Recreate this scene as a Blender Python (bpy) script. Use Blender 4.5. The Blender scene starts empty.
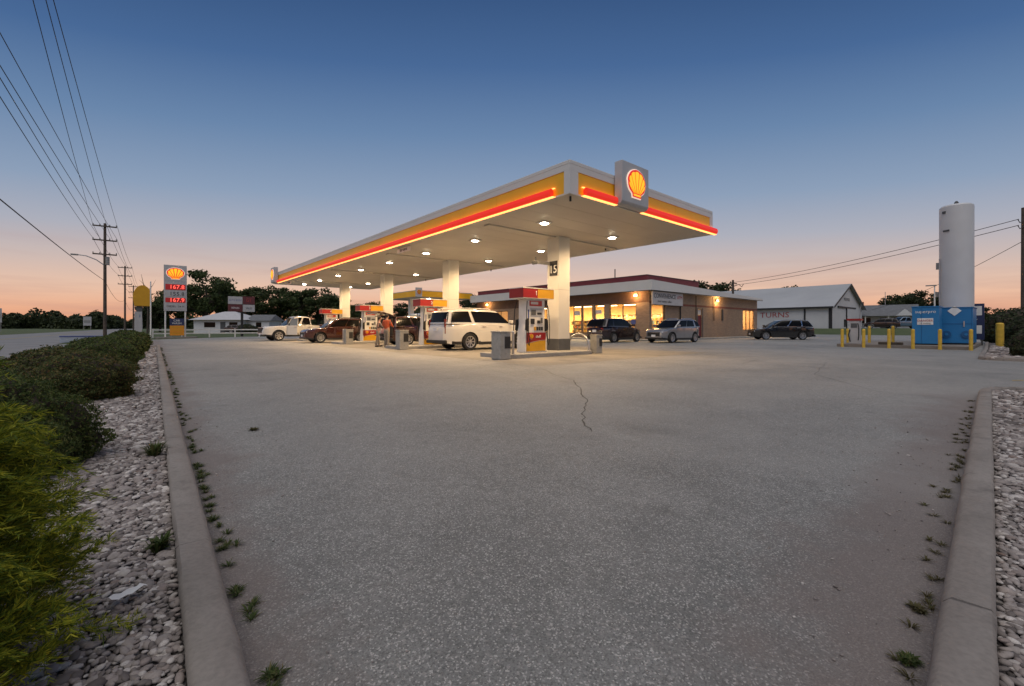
import bpy, bmesh, math, random
import numpy as np
from mathutils import Vector, Matrix
R = math.radians
rng = np.random.default_rng(7); random.seed(7)
scene = bpy.context.scene
COL = scene.collection

# ------------------------------------------------------------------ camera
# world axes: +Y runs along the road / long side of the canopy, +X across the lot
cam_d = bpy.data.cameras.new('camera'); cam = bpy.data.objects.new('camera', cam_d); COL.objects.link(cam)
cam.location = (0, 0, 1.1); cam.rotation_euler = (R(90), 0, R(-40.5))
cam_d.sensor_width = 36; cam_d.lens = 440/1024*36; cam_d.shift_y = -16/1024
cam_d.clip_start = 0.05; cam_d.clip_end = 6000
scene.camera = cam

# ------------------------------------------------------------------ sky (dusk, after sunset) and added fill light
world = bpy.data.worlds.new('World'); scene.world = world; world.use_nodes = True
wn = world.node_tree.nodes; wl = world.node_tree.links
for n in list(wn): wn.remove(n)
wout = wn.new('ShaderNodeOutputWorld'); wbg = wn.new('ShaderNodeBackground'); wl.new(wbg.outputs[0], wout.inputs[0])
tc = wn.new('ShaderNodeTexCoord'); sep = wn.new('ShaderNodeSeparateXYZ'); wl.new(tc.outputs['Generated'], sep.inputs[0])
def wmath(op, a, b=None, c=None):
    n = wn.new('ShaderNodeMath'); n.operation = op
    for i, v in enumerate((a, b, c)):
        if v is None: continue
        if isinstance(v, (int, float)): n.inputs[i].default_value = v
        else: wl.new(v, n.inputs[i])
    return n.outputs[0]
# the glow is widest where the sun went down (azimuth of GLOW) and narrows away from it
GLOW = (math.sin(R(40)), math.cos(R(40)))
hl = wmath('SQRT', wmath('MAXIMUM', wmath('SUBTRACT', 1.0, wmath('MULTIPLY', sep.outputs[2], sep.outputs[2])), 1e-4))
dotg = wmath('DIVIDE', wmath('ADD', wmath('MULTIPLY', sep.outputs[0], GLOW[0]), wmath('MULTIPLY', sep.outputs[1], GLOW[1])), hl)
fac = wmath('MULTIPLY_ADD', wmath('SUBTRACT', 1.0, dotg), 0.62, 1.0)
elev = wmath('MULTIPLY', wmath('ARCSINE', sep.outputs[2]), 2/math.pi)
elev = wmath('MULTIPLY', elev, wmath('MINIMUM', fac, 1.5))
# thin streaks of cloud low over the horizon
mp = wn.new('ShaderNodeMapping'); wl.new(tc.outputs['Generated'], mp.inputs[0]); mp.inputs['Scale'].default_value = (2.2, 2.2, 26)
nz = wn.new('ShaderNodeTexNoise'); wl.new(mp.outputs[0], nz.inputs['Vector']); nz.inputs['Scale'].default_value = 1.6; nz.inputs['Detail'].default_value = 5
ramp = wn.new('ShaderNodeValToRGB'); wl.new(elev, ramp.inputs[0])
def lin(c): return tuple((v/255/12.92 if v/255 <= .04045 else ((v/255+.055)/1.055)**2.4) for v in c)+(1,)
SKY = [(0.0, (224,150,112)), (0.022, (234,174,140)), (0.05, (231,192,168)), (0.085, (203,184,178)), (0.125, (172,174,186)),
       (0.18, (139,158,184)), (0.26, (104,133,170)), (0.34, (71,104,150)), (0.43, (50,80,124)), (0.6, (38,62,102)), (1.0, (28,46,80))]
el = ramp.color_ramp.elements
while len(el) > 1: el.remove(el[-1])
for i, (p, c) in enumerate(SKY):
    e = el[0] if i == 0 else el.new(p)
    e.position = p; e.color = lin(c)
cr = wn.new('ShaderNodeMapRange'); wl.new(nz.outputs['Fac'], cr.inputs[0])
cr.inputs[1].default_value = .5; cr.inputs[2].default_value = .72
low = wn.new('ShaderNodeMapRange'); wl.new(sep.outputs[2], low.inputs[0]); low.inputs[1].default_value = .17; low.inputs[2].default_value = .03
cm = wn.new('ShaderNodeMix'); cm.data_type = 'RGBA'; wl.new(ramp.outputs[0], cm.inputs[6]); cm.inputs[7].default_value = lin((176,138,134))
wl.new(wmath('MULTIPLY', wmath('MULTIPLY', cr.outputs[0], low.outputs[0]), .5), cm.inputs[0])
# the physical twilight sky underneath
nis = wn.new('ShaderNodeTexSky'); nis.sky_type = 'NISHITA'; nis.sun_disc = False
nis.sun_elevation = R(1.0); nis.sun_rotation = R(40)
ad = wn.new('ShaderNodeMix'); ad.data_type = 'RGBA'; ad.blend_type = 'ADD'; ad.inputs[0].default_value = .004
wl.new(cm.outputs[2], ad.inputs[6]); wl.new(nis.outputs[0], ad.inputs[7]); wl.new(ad.outputs[2], wbg.inputs[0])
wbg.inputs[1].default_value = 1.0

sun_d = bpy.data.lights.new('sun', 'SUN'); sun = bpy.data.objects.new('sun', sun_d); COL.objects.link(sun)
sun_d.energy = 2.0; sun_d.angle = R(80); sun_d.color = (1.0, .94, .865)
sun.rotation_euler = Vector((.32, .26, -.91)).to_track_quat('-Z', 'Y').to_euler()   # wide fill light added to brighten ground and fronts, from high behind the camera
scene.view_settings.view_transform = 'Standard'; scene.view_settings.look = 'None'
scene.view_settings.exposure = 0.0; scene.view_settings.gamma = 1.0; scene.view_settings.use_curve_mapping = False
scene.render.engine = 'CYCLES'
scene.render.resolution_x = 1024; scene.render.resolution_y = 686

# ------------------------------------------------------------------ materials
MATS = {}
class NT:
    def __init__(s, name):
        s.m = bpy.data.materials.new(name); s.m.use_nodes = True
        s.t = s.m.node_tree; s.n = s.t.nodes; s.l = s.t.links
        s.p = s.n['Principled BSDF']
        MATS[name] = s.m
    def new(s, k, **kw):
        n = s.n.new(k)
        for a, v in kw.items(): setattr(n, a, v)
        return n
    def coord(s, kind='Object', scale=(1,1,1)):
        t = s.new('ShaderNodeTexCoord'); m = s.new('ShaderNodeMapping'); m.inputs['Scale'].default_value = scale
        s.l.new(t.outputs[kind], m.inputs[0]); return m.outputs[0]
    def noise(s, vec, scale, detail=4, rough=.55):
        n = s.new('ShaderNodeTexNoise'); n.inputs['Scale'].default_value = scale; n.inputs['Detail'].default_value = detail
        n.inputs['Roughness'].default_value = rough
        s.l.new(vec, n.inputs['Vector']); return n.outputs['Fac']
    def voro(s, vec, scale, out='Color', feature='F1'):
        n = s.new('ShaderNodeTexVoronoi'); n.feature = feature; n.inputs['Scale'].default_value = scale
        s.l.new(vec, n.inputs['Vector']); return n.outputs[out]
    def ramp(s, fac, stops):
        r = s.new('ShaderNodeValToRGB'); e = r.color_ramp.elements
        while len(e) > 1: e.remove(e[-1])
        for i, (p, c) in enumerate(stops):
            q = e[0] if i == 0 else e.new(p)
            q.position = p; q.color = (c, c, c, 1) if isinstance(c, (int, float)) else tuple(c)+(1,)
        s.l.new(fac, r.inputs[0]); return r.outputs[0]
    def mix(s, fac, a, b, mode='MIX'):
        m = s.new('ShaderNodeMix'); m.data_type = 'RGBA'; m.blend_type = mode
        for i, v in ((0, fac), (6, a), (7, b)):
            if isinstance(v, (int, float)): m.inputs[i].default_value = v if i == 0 else (v, v, v, 1)
            elif isinstance(v, tuple): m.inputs[i].default_value = v+(1,)
            else: s.l.new(v, m.inputs[i])
        return m.outputs[2]
    def math(s, op, a, b=0.0, c=0.0):
        n = s.new('ShaderNodeMath'); n.operation = op
        for i, v in enumerate((a, b, c)):
            if isinstance(v, (int, float)): n.inputs[i].default_value = v
            else: s.l.new(v, n.inputs[i])
        return n.outputs[0]
    def base(s, c):
        if isinstance(c, tuple): s.p.inputs['Base Color'].default_value = c+(1,)
        else: s.l.new(c, s.p.inputs['Base Color'])
    def bump(s, h, strength=.3, dist=.01):
        b = s.new('ShaderNodeBump'); b.inputs['Strength'].default_value = strength; b.inputs['Distance'].default_value = dist
        s.l.new(h, b.inputs['Height']); s.l.new(b.outputs[0], s.p.inputs['Normal'])
    def set(s, rough=.6, metal=0.0, coat=0.0, spec=None):
        s.p.inputs['Roughness'].default_value = rough; s.p.inputs['Metallic'].default_value = metal
        s.p.inputs['Coat Weight'].default_value = coat
        if spec is not None: s.p.inputs['Specular IOR Level'].default_value = spec
        return s.m
def plain(name, c, rough=.55, metal=0.0, coat=0.0, var=.12, vs=3.0, bump=0.0):
    """painted / moulded surface with slight uneven tone and grime"""
    k = NT(name); v = k.coord()
    n = k.noise(v, vs, 5); d = tuple(x*(1-var) for x in c); b = tuple(min(1, x*(1+var*.5)) for x in c)
    k.base(k.ramp(n, [(.3, d), (.7, b)]))
    r = k.noise(v, vs*2.3, 3); mr = k.new('ShaderNodeMapRange'); k.l.new(r, mr.inputs[0])
    mr.inputs[3].default_value = max(0.02, rough-.1); mr.inputs[4].default_value = min(1, rough+.12)
    k.set(rough, metal, coat); k.l.new(mr.outputs[0], k.p.inputs['Roughness'])
    if bump: k.bump(k.noise(v, 60, 3), bump, .004)
    return k.m
def emit(name, c, s, base=None):
    k = NT(name); k.base(base or c); k.p.inputs['Emission Color'].default_value = c+(1,); k.p.inputs['Emission Strength'].default_value = s
    return k.set(.4)

# asphalt
k = NT('asphalt'); v = k.coord()
big = k.noise(v, .16, 6, .6); mid = k.noise(v, .9, 5, .6)
c = k.mix(k.ramp(mid, [(.35, 0), (.7, 1)]), (.158, .161, .156), (.240, .240, .231))
c = k.mix(k.ramp(big, [(.40, 0), (.60, .85)]), c, (.285, .278, .262))
ag = k.voro(v, 165); agf = k.new('ShaderNodeSeparateColor'); k.l.new(ag, agf.inputs[0])
c = k.mix(k.ramp(agf.outputs[0], [(.0, .62), (.6, .0)]), c, (.066, .064, .062))
c = k.mix(k.ramp(agf.outputs[1], [(.83, 0), (.94, .85)]), c, (.48, .46, .44))
ag2 = k.voro(v, 105); agf2 = k.new('ShaderNodeSeparateColor'); k.l.new(ag2, agf2.inputs[0])
c = k.mix(k.ramp(agf2.outputs[0], [(.93, 0), (.97, .55)]), c, (.36, .34, .32))
c = k.mix(1.0, c, k.ramp(k.noise(v, 5.5, 6, .68), [(.32, .90), (.5, .99), (.68, 1.07)]), 'MULTIPLY')
c = k.mix(1.0, c, k.ramp(k.noise(v, 24, 4, .7), [(.3, .88), (.7, 1.10)]), 'MULTIPLY')
# washed-in pinkish dirt along both kerbs, ragged
sx = k.new('ShaderNodeSeparateXYZ'); k.l.new(v, sx.inputs[0])
wob = k.noise(v, 1.3, 5, .65)
dl_ = k.math('ADD', k.math('SUBTRACT', sx.outputs[0], k.math('MULTIPLY', sx.outputs[1], .0245)), k.math('MULTIPLY_ADD', wob, -1.5, .75))
dr_ = k.math('ADD', k.math('SUBTRACT', sx.outputs[1], k.math('MULTIPLY', sx.outputs[0], .03)), k.math('MULTIPLY_ADD', wob, -1.5, .75))
ml = k.ramp(dl_, [(.30, .9), (.62, 0)]); mr_ = k.ramp(dr_, [(.40, .95), (.80, 0)])
lim = k.ramp(k.math('MULTIPLY', sx.outputs[0], .05), [(.45, 1), (.55, 0)])
fine = k.noise(v, 160, 2)
dirtc = k.mix(k.ramp(fine, [(.35, 0), (.65, 1)]), (.135, .108, .100), (.205, .172, .158))
c = k.mix(k.math('MULTIPLY', k.math('MAXIMUM', ml, k.math('MULTIPLY', mr_, lim)), .8), c, dirtc)
# tyre-dark lanes and oil drips
oil = k.noise(v, .55, 3); c = k.mix(k.ramp(oil, [(.60, 0), (.74, .40)]), c, (.11, .108, .106))
sp = k.voro(v, .8, 'Distance'); c = k.mix(k.ramp(k.math('ADD', sp, k.math('MULTIPLY', k.noise(v, 9, 3), .10)), [(.06, .45), (.14, 0)]), c, (.065, .062, .06))
lane = k.noise(k.coord('Object', (.35, .06, 1)), 1.0, 4); c = k.mix(k.ramp(lane, [(.50, 0), (.66, .35)]), c, (.31, .30, .285))
k.base(c); k.set(.68, spec=.45)
k.bump(k.math('ADD', k.voro(v, 210, 'Distance'), k.math('MULTIPLY', k.noise(v, 300, 2), .6)), .55, .006)
# road asphalt
k = NT('road_asphalt'); v = k.coord(); c = k.ramp(k.noise(v, .4, 6), [(.3, (.16,.16,.165)), (.7, (.23,.225,.225))]); k.base(c); k.set(.8); k.bump(k.noise(v, 90, 3), .3, .006)
# concrete
def concrete(name, a, b, sc=1.2):
    k = NT(name); v = k.coord()
    c = k.mix(k.ramp(k.noise(v, sc, 6, .65), [(.3, 0), (.72, 1)]), a, b)
    c = k.mix(k.ramp(k.noise(v, 55, 3), [(.4, 0), (.75, .35)]), c, tuple(x*.55 for x in a))
    st = k.noise(v, sc*2.7, 5, .7); c = k.mix(k.ramp(st, [(.54, 0), (.74, .55)]), c, tuple(x*.45 for x in a))
    k.base(c); k.set(.85, spec=.3); k.bump(k.noise(v, 120, 4), .35, .004); return k.m
concrete('kerb_concrete', (.20, .180, .165), (.285, .258, .238), 2.0)
concrete('pad_concrete', (.20, .185, .16), (.33, .30, .26), .5)
concrete('island_concrete', (.28, .27, .25), (.37, .355, .33), 1.5)
concrete('slab_concrete', (.18, .155, .135), (.26, .235, .21), 1.0)
concrete('bin_concrete', (.30, .295, .275), (.38, .37, .345), 3)
# gravel base and pebbles
k = NT('gravel'); v = k.coord(); vc = k.voro(v, 26); vs_ = k.new('ShaderNodeSeparateColor'); k.l.new(vc, vs_.inputs[0])
d = k.voro(v, 26, 'Distance', 'DISTANCE_TO_EDGE')
c = k.ramp(vs_.outputs[0], [(0, (.13,.115,.11)), (.5, (.23,.205,.195)), (1, (.36,.335,.315))]); c = k.mix(k.ramp(d, [(0, 0), (.12, 1)]), (.035,.028,.024), c)
k.base(c); k.set(.8); k.bump(k.ramp(d, [(0, 0), (.2, 1)]), .9, .03)
k = NT('pebble'); g = k.new('ShaderNodeNewGeometry'); v = k.coord()
c = k.ramp(g.outputs['Random Per Island'], [(0, (.085,.070,.065)), (.2, (.205,.178,.168)), (.45, (.31,.275,.26)), (.62, (.235,.192,.178)), (.8, (.41,.375,.352)), (.95, (.57,.53,.505)), (1, (.17,.115,.095))])
c = k.mix(k.ramp(k.noise(v, 70, 4), [(.4, 0), (.75, .4)]), c, (.12,.10,.095)); k.base(c); k.set(.75)
k = NT('loose_pebble'); g = k.new('ShaderNodeObjectInfo'); v = k.coord()
c = k.ramp(g.outputs['Random'], [(0, (.085,.070,.065)), (.2, (.205,.178,.168)), (.45, (.31,.275,.26)), (.62, (.235,.192,.178)), (.8, (.41,.375,.352)), (.95, (.57,.53,.505)), (1, (.17,.115,.095))])
c = k.mix(k.ramp(k.noise(v, 2.5, 4), [(.4, 0), (.75, .4)]), c, (.12,.10,.095)); k.base(c); k.set(.75)
# soil, grass
k = NT('grass_ground'); v = k.coord(); c = k.ramp(k.noise(v, .35, 7, .65), [(.3, (.045,.065,.022)), (.55, (.075,.10,.034)), (.75, (.12,.115,.055))])
c = k.mix(k.ramp(k.noise(v, 14, 4), [(.4, 0), (.7, .5)]), c, (.03,.045,.015)); k.base(c); k.set(.9); k.bump(k.noise(v, 25, 4), .8, .05)
def leaf(name, stops, trans=.25):
    k = NT(name); g = k.new('ShaderNodeNewGeometry'); k.base(k.ramp(g.outputs['Random Per Island'], stops)); k.set(.65, spec=.25)
    tr = k.new('ShaderNodeBsdfTranslucent'); k.l.new(k.p.inputs['Base Color'].links[0].from_socket, tr.inputs[0])
    ms = k.new('ShaderNodeMixShader'); ms.inputs[0].default_value = trans
    k.l.new(k.p.outputs[0], ms.inputs[1]); k.l.new(tr.outputs[0], ms.inputs[2]); k.l.new(ms.outputs[0], k.n['Material Output'].inputs[0]); return k.m
leaf('boxwood_leaf', [(0, (.030,.052,.014)), (.5, (.062,.094,.022)), (.85, (.105,.132,.032)), (1, (.15,.14,.045))])
leaf('rusty_leaf', [(0, (.036,.054,.015)), (.45, (.070,.090,.024)), (.8, (.115,.112,.034)), (1, (.20,.115,.05))])
leaf('golden_needle', [(0, (.055,.095,.015)), (.3, (.12,.17,.020)), (.65, (.27,.30,.028)), (1, (.46,.43,.04))], .4)
leaf('weed_leaf', [(0, (.035,.055,.014)), (.6, (.065,.095,.024)), (.85, (.095,.11,.035)), (1, (.16,.13,.06))], .3)
leaf('dry_leaf', [(0, (.07,.06,.025)), (.6, (.11,.09,.04)), (1, (.075,.085,.03))], .3)
leaf('tree_leaf', [(0, (.026,.042,.016)), (.5, (.048,.072,.024)), (1, (.082,.108,.036))])
leaf('tree_leaf_light', [(0, (.030,.046,.016)), (.5, (.050,.070,.024)), (1, (.080,.095,.034))])
leaf('tree_leaf_dark', [(0, (.018,.027,.012)), (.5, (.032,.045,.018)), (1, (.052,.066,.025))])
plain('bark', (.07,.055,.042), .9, var=.4, vs=6, bump=.5)
plain('twig', (.045,.034,.022), .9, var=.4, vs=20)
plain('pole_wood', (.095,.075,.06), .9, var=.35, vs=4)
# paints, plastics, metals
plain('white_paint', (.74,.73,.70), .45, var=.08)
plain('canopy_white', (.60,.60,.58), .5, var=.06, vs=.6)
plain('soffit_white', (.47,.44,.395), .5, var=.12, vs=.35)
plain('column_white', (.62,.605,.56), .5, var=.07, vs=1.0)
plain('sign_grey', (.42,.43,.44), .45, var=.06)
plain('fascia_yellow', (.84,.44,.014), .45, var=.07, vs=1.0)
plain('pump_yellow', (.62,.32,.010), .4, var=.06)
plain('pump_red', (.30,.012,.012), .38, var=.08)
plain('pump_white', (.74,.72,.68), .4, var=.08, vs=4)
plain('logo_red', (.62,.02,.015), .4)
plain('burgundy', (.16,.022,.03), .55, var=.15)
plain('dark_trim', (.018,.018,.019), .55, var=.25)
plain('black_rubber', (.014,.014,.015), .8, var=.3, vs=12)
plain('black_plate', (.012,.012,.013), .5)
plain('dark_grey', (.085,.088,.092), .6, var=.15)
plain('mid_grey', (.26,.26,.255), .55, var=.15)
plain('galvanised', (.42,.43,.44), .42, .7, var=.15)
plain('steel', (.55,.54,.52), .3, .9, var=.12)
plain('alloy', (.50,.50,.51), .3, .85, var=.1)
plain('bollard_yellow', (.62,.40,.045), .6, var=.22, vs=5)
plain('sign_orange', (.70,.27,.015), .5)
plain('sign_blue', (.02,.032,.10), .45)
plain('tank_white', (.54,.55,.565), .45, var=.07, vs=.8)
plain('tank_blue', (.014,.18,.43), .45, var=.1, vs=1.2)
plain('tank_blue_dark', (.008,.10,.26), .45, var=.1)
plain('barn_white', (.56,.565,.57), .6, var=.08, vs=.3)
plain('barn_roof', (.38,.39,.40), .5, var=.1, vs=.2)
plain('house_white', (.62,.63,.64), .7, var=.08)
plain('shingle', (.14,.145,.155), .85, var=.25, vs=2)
plain('shingle_light', (.46,.46,.48), .85, var=.12, vs=2)
plain('letter_black', (.02,.02,.022), .6)
plain('letter_white', (.78,.78,.76), .5)
plain('letter_red', (.38,.05,.045), .6)
plain('sign_maroon', (.11,.022,.028), .5)
plain('sign_white', (.44,.44,.45), .5)
plain('wire', (.012,.012,.013), .7)
plain('soil', (.055,.042,.032), .95, var=.4, vs=8)
plain('tar', (.05,.048,.046), .7, var=.2)
plain('line_yellow', (.42,.32,.10), .8, var=.4, vs=6)
plain('line_white', (.5,.5,.48), .8, var=.3, vs=5)
plain('litter', (.66,.66,.66), .6)
# cars
for nm, c_, mt in (('paint_white', (.58,.57,.55), 0), ('paint_maroon', (.034,.008,.008), .2), ('paint_brown', (.055,.013,.010), .2), ('paint_plum', (.022,.012,.015), .2),
                   ('paint_silver', (.30,.30,.315), .55), ('paint_black', (.008,.008,.009), .1), ('paint_pickup_blue', (.10,.17,.26), .3), ('paint_sky', (.34,.42,.52), .2)):
    plain(nm, c_, .22, mt, 1.0, var=.05, vs=1.0)
k = NT('car_glass'); k.base((.006,.006,.006)); k.set(.12, spec=.16)
k = NT('car_glass_light'); k.base((.16,.18,.20)); k.set(.08)
k = NT('chrome'); k.base((.72,.72,.72)); k.set(.14, 1.0)
k = NT('headlamp'); k.base((.62,.62,.60)); k.set(.12, .2, .6)
k = NT('tail_red'); k.base((.16,.008,.008)); k.set(.2, 0, .6)
plain('plate', (.66,.68,.72), .5)
plain('interior_shade', (.02,.018,.017), .8)  # near-black: shade inside the open vehicles put into the colour
plain('bag_pink', (.55,.30,.27), .7); plain('bag_white', (.66,.62,.58), .7)
# store
k = NT('brick'); v = k.coord(); bt = k.new('ShaderNodeTexBrick'); bt.offset = .5
sv = k.new('ShaderNodeSeparateXYZ'); k.l.new(v, sv.inputs[0]); cv = k.new('ShaderNodeCombineXYZ')
k.l.new(k.math('ADD', sv.outputs[0], sv.outputs[1]), cv.inputs[0]); k.l.new(sv.outputs[2], cv.inputs[1]); k.l.new(cv.outputs[0], bt.inputs[0])
bt.inputs['Color1'].default_value = (.30,.205,.135,1); bt.inputs['Color2'].default_value = (.23,.155,.10,1); bt.inputs['Mortar'].default_value = (.27,.235,.20,1)
bt.inputs['Scale'].default_value = 1.0; bt.inputs['Brick Width'].default_value = .25; bt.inputs['Row Height'].default_value = .083; bt.inputs['Mortar Size'].default_value = .007
c = k.mix(k.ramp(k.noise(v, .7, 5), [(.35, 0), (.7, .35)]), bt.outputs['Color'], (.17,.12,.085)); k.base(c); k.set(.85)
k.bump(bt.outputs['Fac'], -.4, .01)
plain('brick_band', (.17,.060,.045), .85, var=.2, vs=2)
plain('brick_upper', (.115,.062,.040), .85, var=.2, vs=2)
plain('frame_bronze', (.10,.055,.030), .5)
k = NT('pane_glass'); tr = k.new('ShaderNodeBsdfTransparent'); gl = k.new('ShaderNodeBsdfGlossy'); gl.inputs['Roughness'].default_value = .03
fr = k.new('ShaderNodeLayerWeight'); ms = k.new('ShaderNodeMixShader'); k.l.new(k.math('MULTIPLY_ADD', k.math('POWER', fr.outputs['Facing'], 4.0), .35, .03), ms.inputs[0])
tr.inputs[0].default_value = (.93,.95,.93,1); k.l.new(tr.outputs[0], ms.inputs[1]); k.l.new(gl.outputs[0], ms.inputs[2]); k.l.new(ms.outputs[0], k.n['Material Output'].inputs[0])
plain('store_wall', (.70,.50,.26), .8, var=.1); plain('store_floor', (.45,.38,.30), .4); plain('store_shelf', (.55,.42,.26), .7)
k = NT('goods'); g = k.new('ShaderNodeNewGeometry')
k.base(k.ramp(g.outputs['Random Per Island'], [(0, (.60,.30,.05)), (.2, (.65,.50,.25)), (.35, (.50,.08,.04)), (.5, (.70,.60,.40)), (.65, (.16,.10,.07)), (.8, (.62,.42,.10)), (.92, (.10,.20,.30)), (1, (.7,.66,.6))])); k.set(.6)
plain('poster_blue', (.06,.09,.28), .5); plain('poster_red', (.5,.05,.03), .5); plain('poster_white', (.65,.6,.55), .5)
# lit things
emit('lamp_lens', (1.0,.84,.60), 45.0)
emit('wall_lamp_lens', (1.0,.62,.22), 14.0)
emit('store_tube', (1.0,.80,.48), 9.0)
emit('red_tube', (1.0,.035,.016), .62, (.45,.012,.008))
emit('amber_strip', (1.0,.36,.09), 2.8, (.7,.3,.1))
emit('logo_lit_yellow', (1.0,.46,.012), .95, (.8,.4,.02))
emit('logo_lit_red', (.85,.03,.012), .55, (.6,.03,.02))
emit('logo_lit_white', (1.0,.72,.55), .65, (.8,.7,.6))
emit('digit_red', (1.0,.10,.07), 1.6)
emit('digit_glow', (.55,.02,.02), .28, (.15,.01,.01))
emit('fridge_white', (1.0,.85,.6), 1.8)
# clothes and skin
plain('skin', (.42,.24,.17), .6, var=.1); plain('jacket_orange', (.42,.075,.025), .85, var=.2, vs=8); plain('trousers_khaki', (.23,.20,.165), .9, var=.2, vs=8)
plain('vest_dark', (.035,.036,.042), .9, var=.3, vs=9); plain('shirt_plaid', (.20,.16,.15), .9, var=.5, vs=16); plain('hair_dark', (.022,.016,.012), .8); plain('shoe_dark', (.03,.027,.025), .7)
M = MATS

# ------------------------------------------------------------------ mesh helpers
class MB:
    def __init__(s): s.v = []; s.f = []; s.mi = []; s.cur = 0
    def add(s, vs, fs):
        o = len(s.v); s.v += [tuple(p) for p in vs]
        for f in fs: s.f.append([o+i for i in f]); s.mi.append(s.cur)
        return s
    def box(s, x0, x1, y0, y1, z0, z1):
        return s.add([(x0,y0,z0),(x1,y0,z0),(x1,y1,z0),(x0,y1,z0),(x0,y0,z1),(x1,y0,z1),(x1,y1,z1),(x0,y1,z1)],
                     [(3,2,1,0),(4,5,6,7),(0,1,5,4),(1,2,6,5),(2,3,7,6),(3,0,4,7)])
    def cyl(s, p0, p1, r0, r1=None, n=12, cap=True):
        r1 = r0 if r1 is None else r1
        p0 = Vector(p0); p1 = Vector(p1); d = (p1-p0).normalized()
        u = d.orthogonal().normalized(); w = d.cross(u)
        vs = []
        for p, r in ((p0, r0), (p1, r1)):
            for i in range(n):
                a = 2*math.pi*i/n; vs.append(p+u*(r*math.cos(a))+w*(r*math.sin(a)))
        fs = [(i, (i+1) % n, n+(i+1) % n, n+i) for i in range(n)]
        if cap: fs += [tuple(range(n-1, -1, -1)), tuple(range(n, 2*n))]
        return s.add(vs, fs)
    def tube(s, pts, r, n=8, cap=True):
        pts = [Vector(p) for p in pts]; rs = r if isinstance(r, (list, tuple)) else [r]*len(pts)
        vs = []; u = None
        for i, p in enumerate(pts):
            d = (pts[min(i+1, len(pts)-1)]-pts[max(i-1, 0)]).normalized()
            u = d.orthogonal().normalized() if u is None else (u-d*u.dot(d)).normalized()
            w = d.cross(u)
            for j in range(n):
                a = 2*math.pi*j/n; vs.append(p+u*(rs[i]*math.cos(a))+w*(rs[i]*math.sin(a)))
        fs = []
        for i in range(len(pts)-1):
            for j in range(n): fs.append((i*n+j, i*n+(j+1) % n, (i+1)*n+(j+1) % n, (i+1)*n+j))
        if cap: fs += [tuple(range(n-1, -1, -1)), tuple(range((len(pts)-1)*n, len(pts)*n))]
        return s.add(vs, fs)
    def lathe(s, prof, n=24, c=(0,0)):
        vs = []; m = len(prof)
        for r, z in prof:
            for j in range(n):
                a = 2*math.pi*j/n; vs.append((c[0]+r*math.cos(a), c[1]+r*math.sin(a), z))
        fs = [(i*n+j, i*n+(j+1) % n, (i+1)*n+(j+1) % n, (i+1)*n+j) for i in range(m-1) for j in range(n)]
        fs += [tuple(range(n-1, -1, -1)), tuple(range((m-1)*n, m*n))]
        return s.add(vs, fs)
    def prism(s, poly, fn, a, b):
        """2-D polygon, fn(u, v, w) -> xyz, from w=a to w=b"""
        n = len(poly)
        vs = [fn(u, v, a) for u, v in poly]+[fn(u, v, b) for u, v in poly]
        fs = [tuple(range(n-1, -1, -1)), tuple(range(n, 2*n))]+[(i, (i+1) % n, n+(i+1) % n, n+i) for i in range(n)]
        return s.add(vs, fs)
    def build(s, name, mat, parent=None, smooth=False, bevel=0.0, loc=None, fix=True):
        me = bpy.data.meshes.new(name); me.from_pydata(s.v, [], s.f)
        for mm in (mat if isinstance(mat, (list, tuple)) else [mat]): me.materials.append(M[mm])
        if len(me.materials) > 1: me.polygons.foreach_set('material_index', s.mi)
        if fix:
            bm = bmesh.new(); bm.from_mesh(me); bmesh.ops.recalc_face_normals(bm, faces=bm.faces); bm.to_mesh(me); bm.free()
        o = bpy.data.objects.new(name, me); COL.objects.link(o)
        if parent is not None: o.parent = parent
        if loc: o.location = loc
        if bevel:
            b = o.modifiers.new('bevel', 'BEVEL'); b.width = bevel; b.segments = 2; b.limit_method = 'ANGLE'
        if smooth:
            me.polygons.foreach_set('use_smooth', [True]*len(me.polygons))
            try: me.set_sharp_from_angle(angle=R(smooth if smooth > 1 else 35))
            except Exception: pass
        return o
def box(name, mat, x0, x1, y0, y1, z0, z1, parent=None, bevel=0.0):
    return MB().box(x0, x1, y0, y1, z0, z1).build(name, mat, parent, bevel=bevel)
def tag(o, label=None, cat=None, group=None, kind=None):
    if label: o['label'] = label
    if cat: o['category'] = cat
    if group: o['group'] = group
    if kind: o['kind'] = kind
    return o
def thing(name, label, cat, loc=(0,0,0), rz=0.0, group=None):
    o = bpy.data.objects.new(name, None); COL.objects.link(o); o.location = loc; o.rotation_euler = (0, 0, rz); o.empty_display_size = .2
    return tag(o, label, cat, group)
def struct(o): o['kind'] = 'structure'; return o
def copy_tree(o, parent=None):
    c = o.copy(); COL.objects.link(c); c.parent = parent
    for ch in list(o.children): copy_tree(ch, c)
    return c
def raw_mesh(name, V, Fc, mat, parent=None, smooth=False, kind=None):
    """V (n,3), Fc (m,k) numpy"""
    me = bpy.data.meshes.new(name); kq = Fc.shape[1]
    me.vertices.add(len(V)); me.vertices.foreach_set('co', V.astype(np.float32).ravel())
    me.loops.add(Fc.size); me.loops.foreach_set('vertex_index', Fc.astype(np.int32).ravel())
    me.polygons.add(len(Fc)); me.polygons.foreach_set('loop_start', np.arange(0, Fc.size, kq, dtype=np.int32))
    me.update(calc_edges=True); me.validate()
    if smooth: me.polygons.foreach_set('use_smooth', np.ones(len(Fc), dtype=bool))
    me.materials.append(M[mat])
    o = bpy.data.objects.new(name, me); COL.objects.link(o)
    if parent is not None: o.parent = parent
    if kind: o['kind'] = kind
    return o
_dg = None
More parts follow.
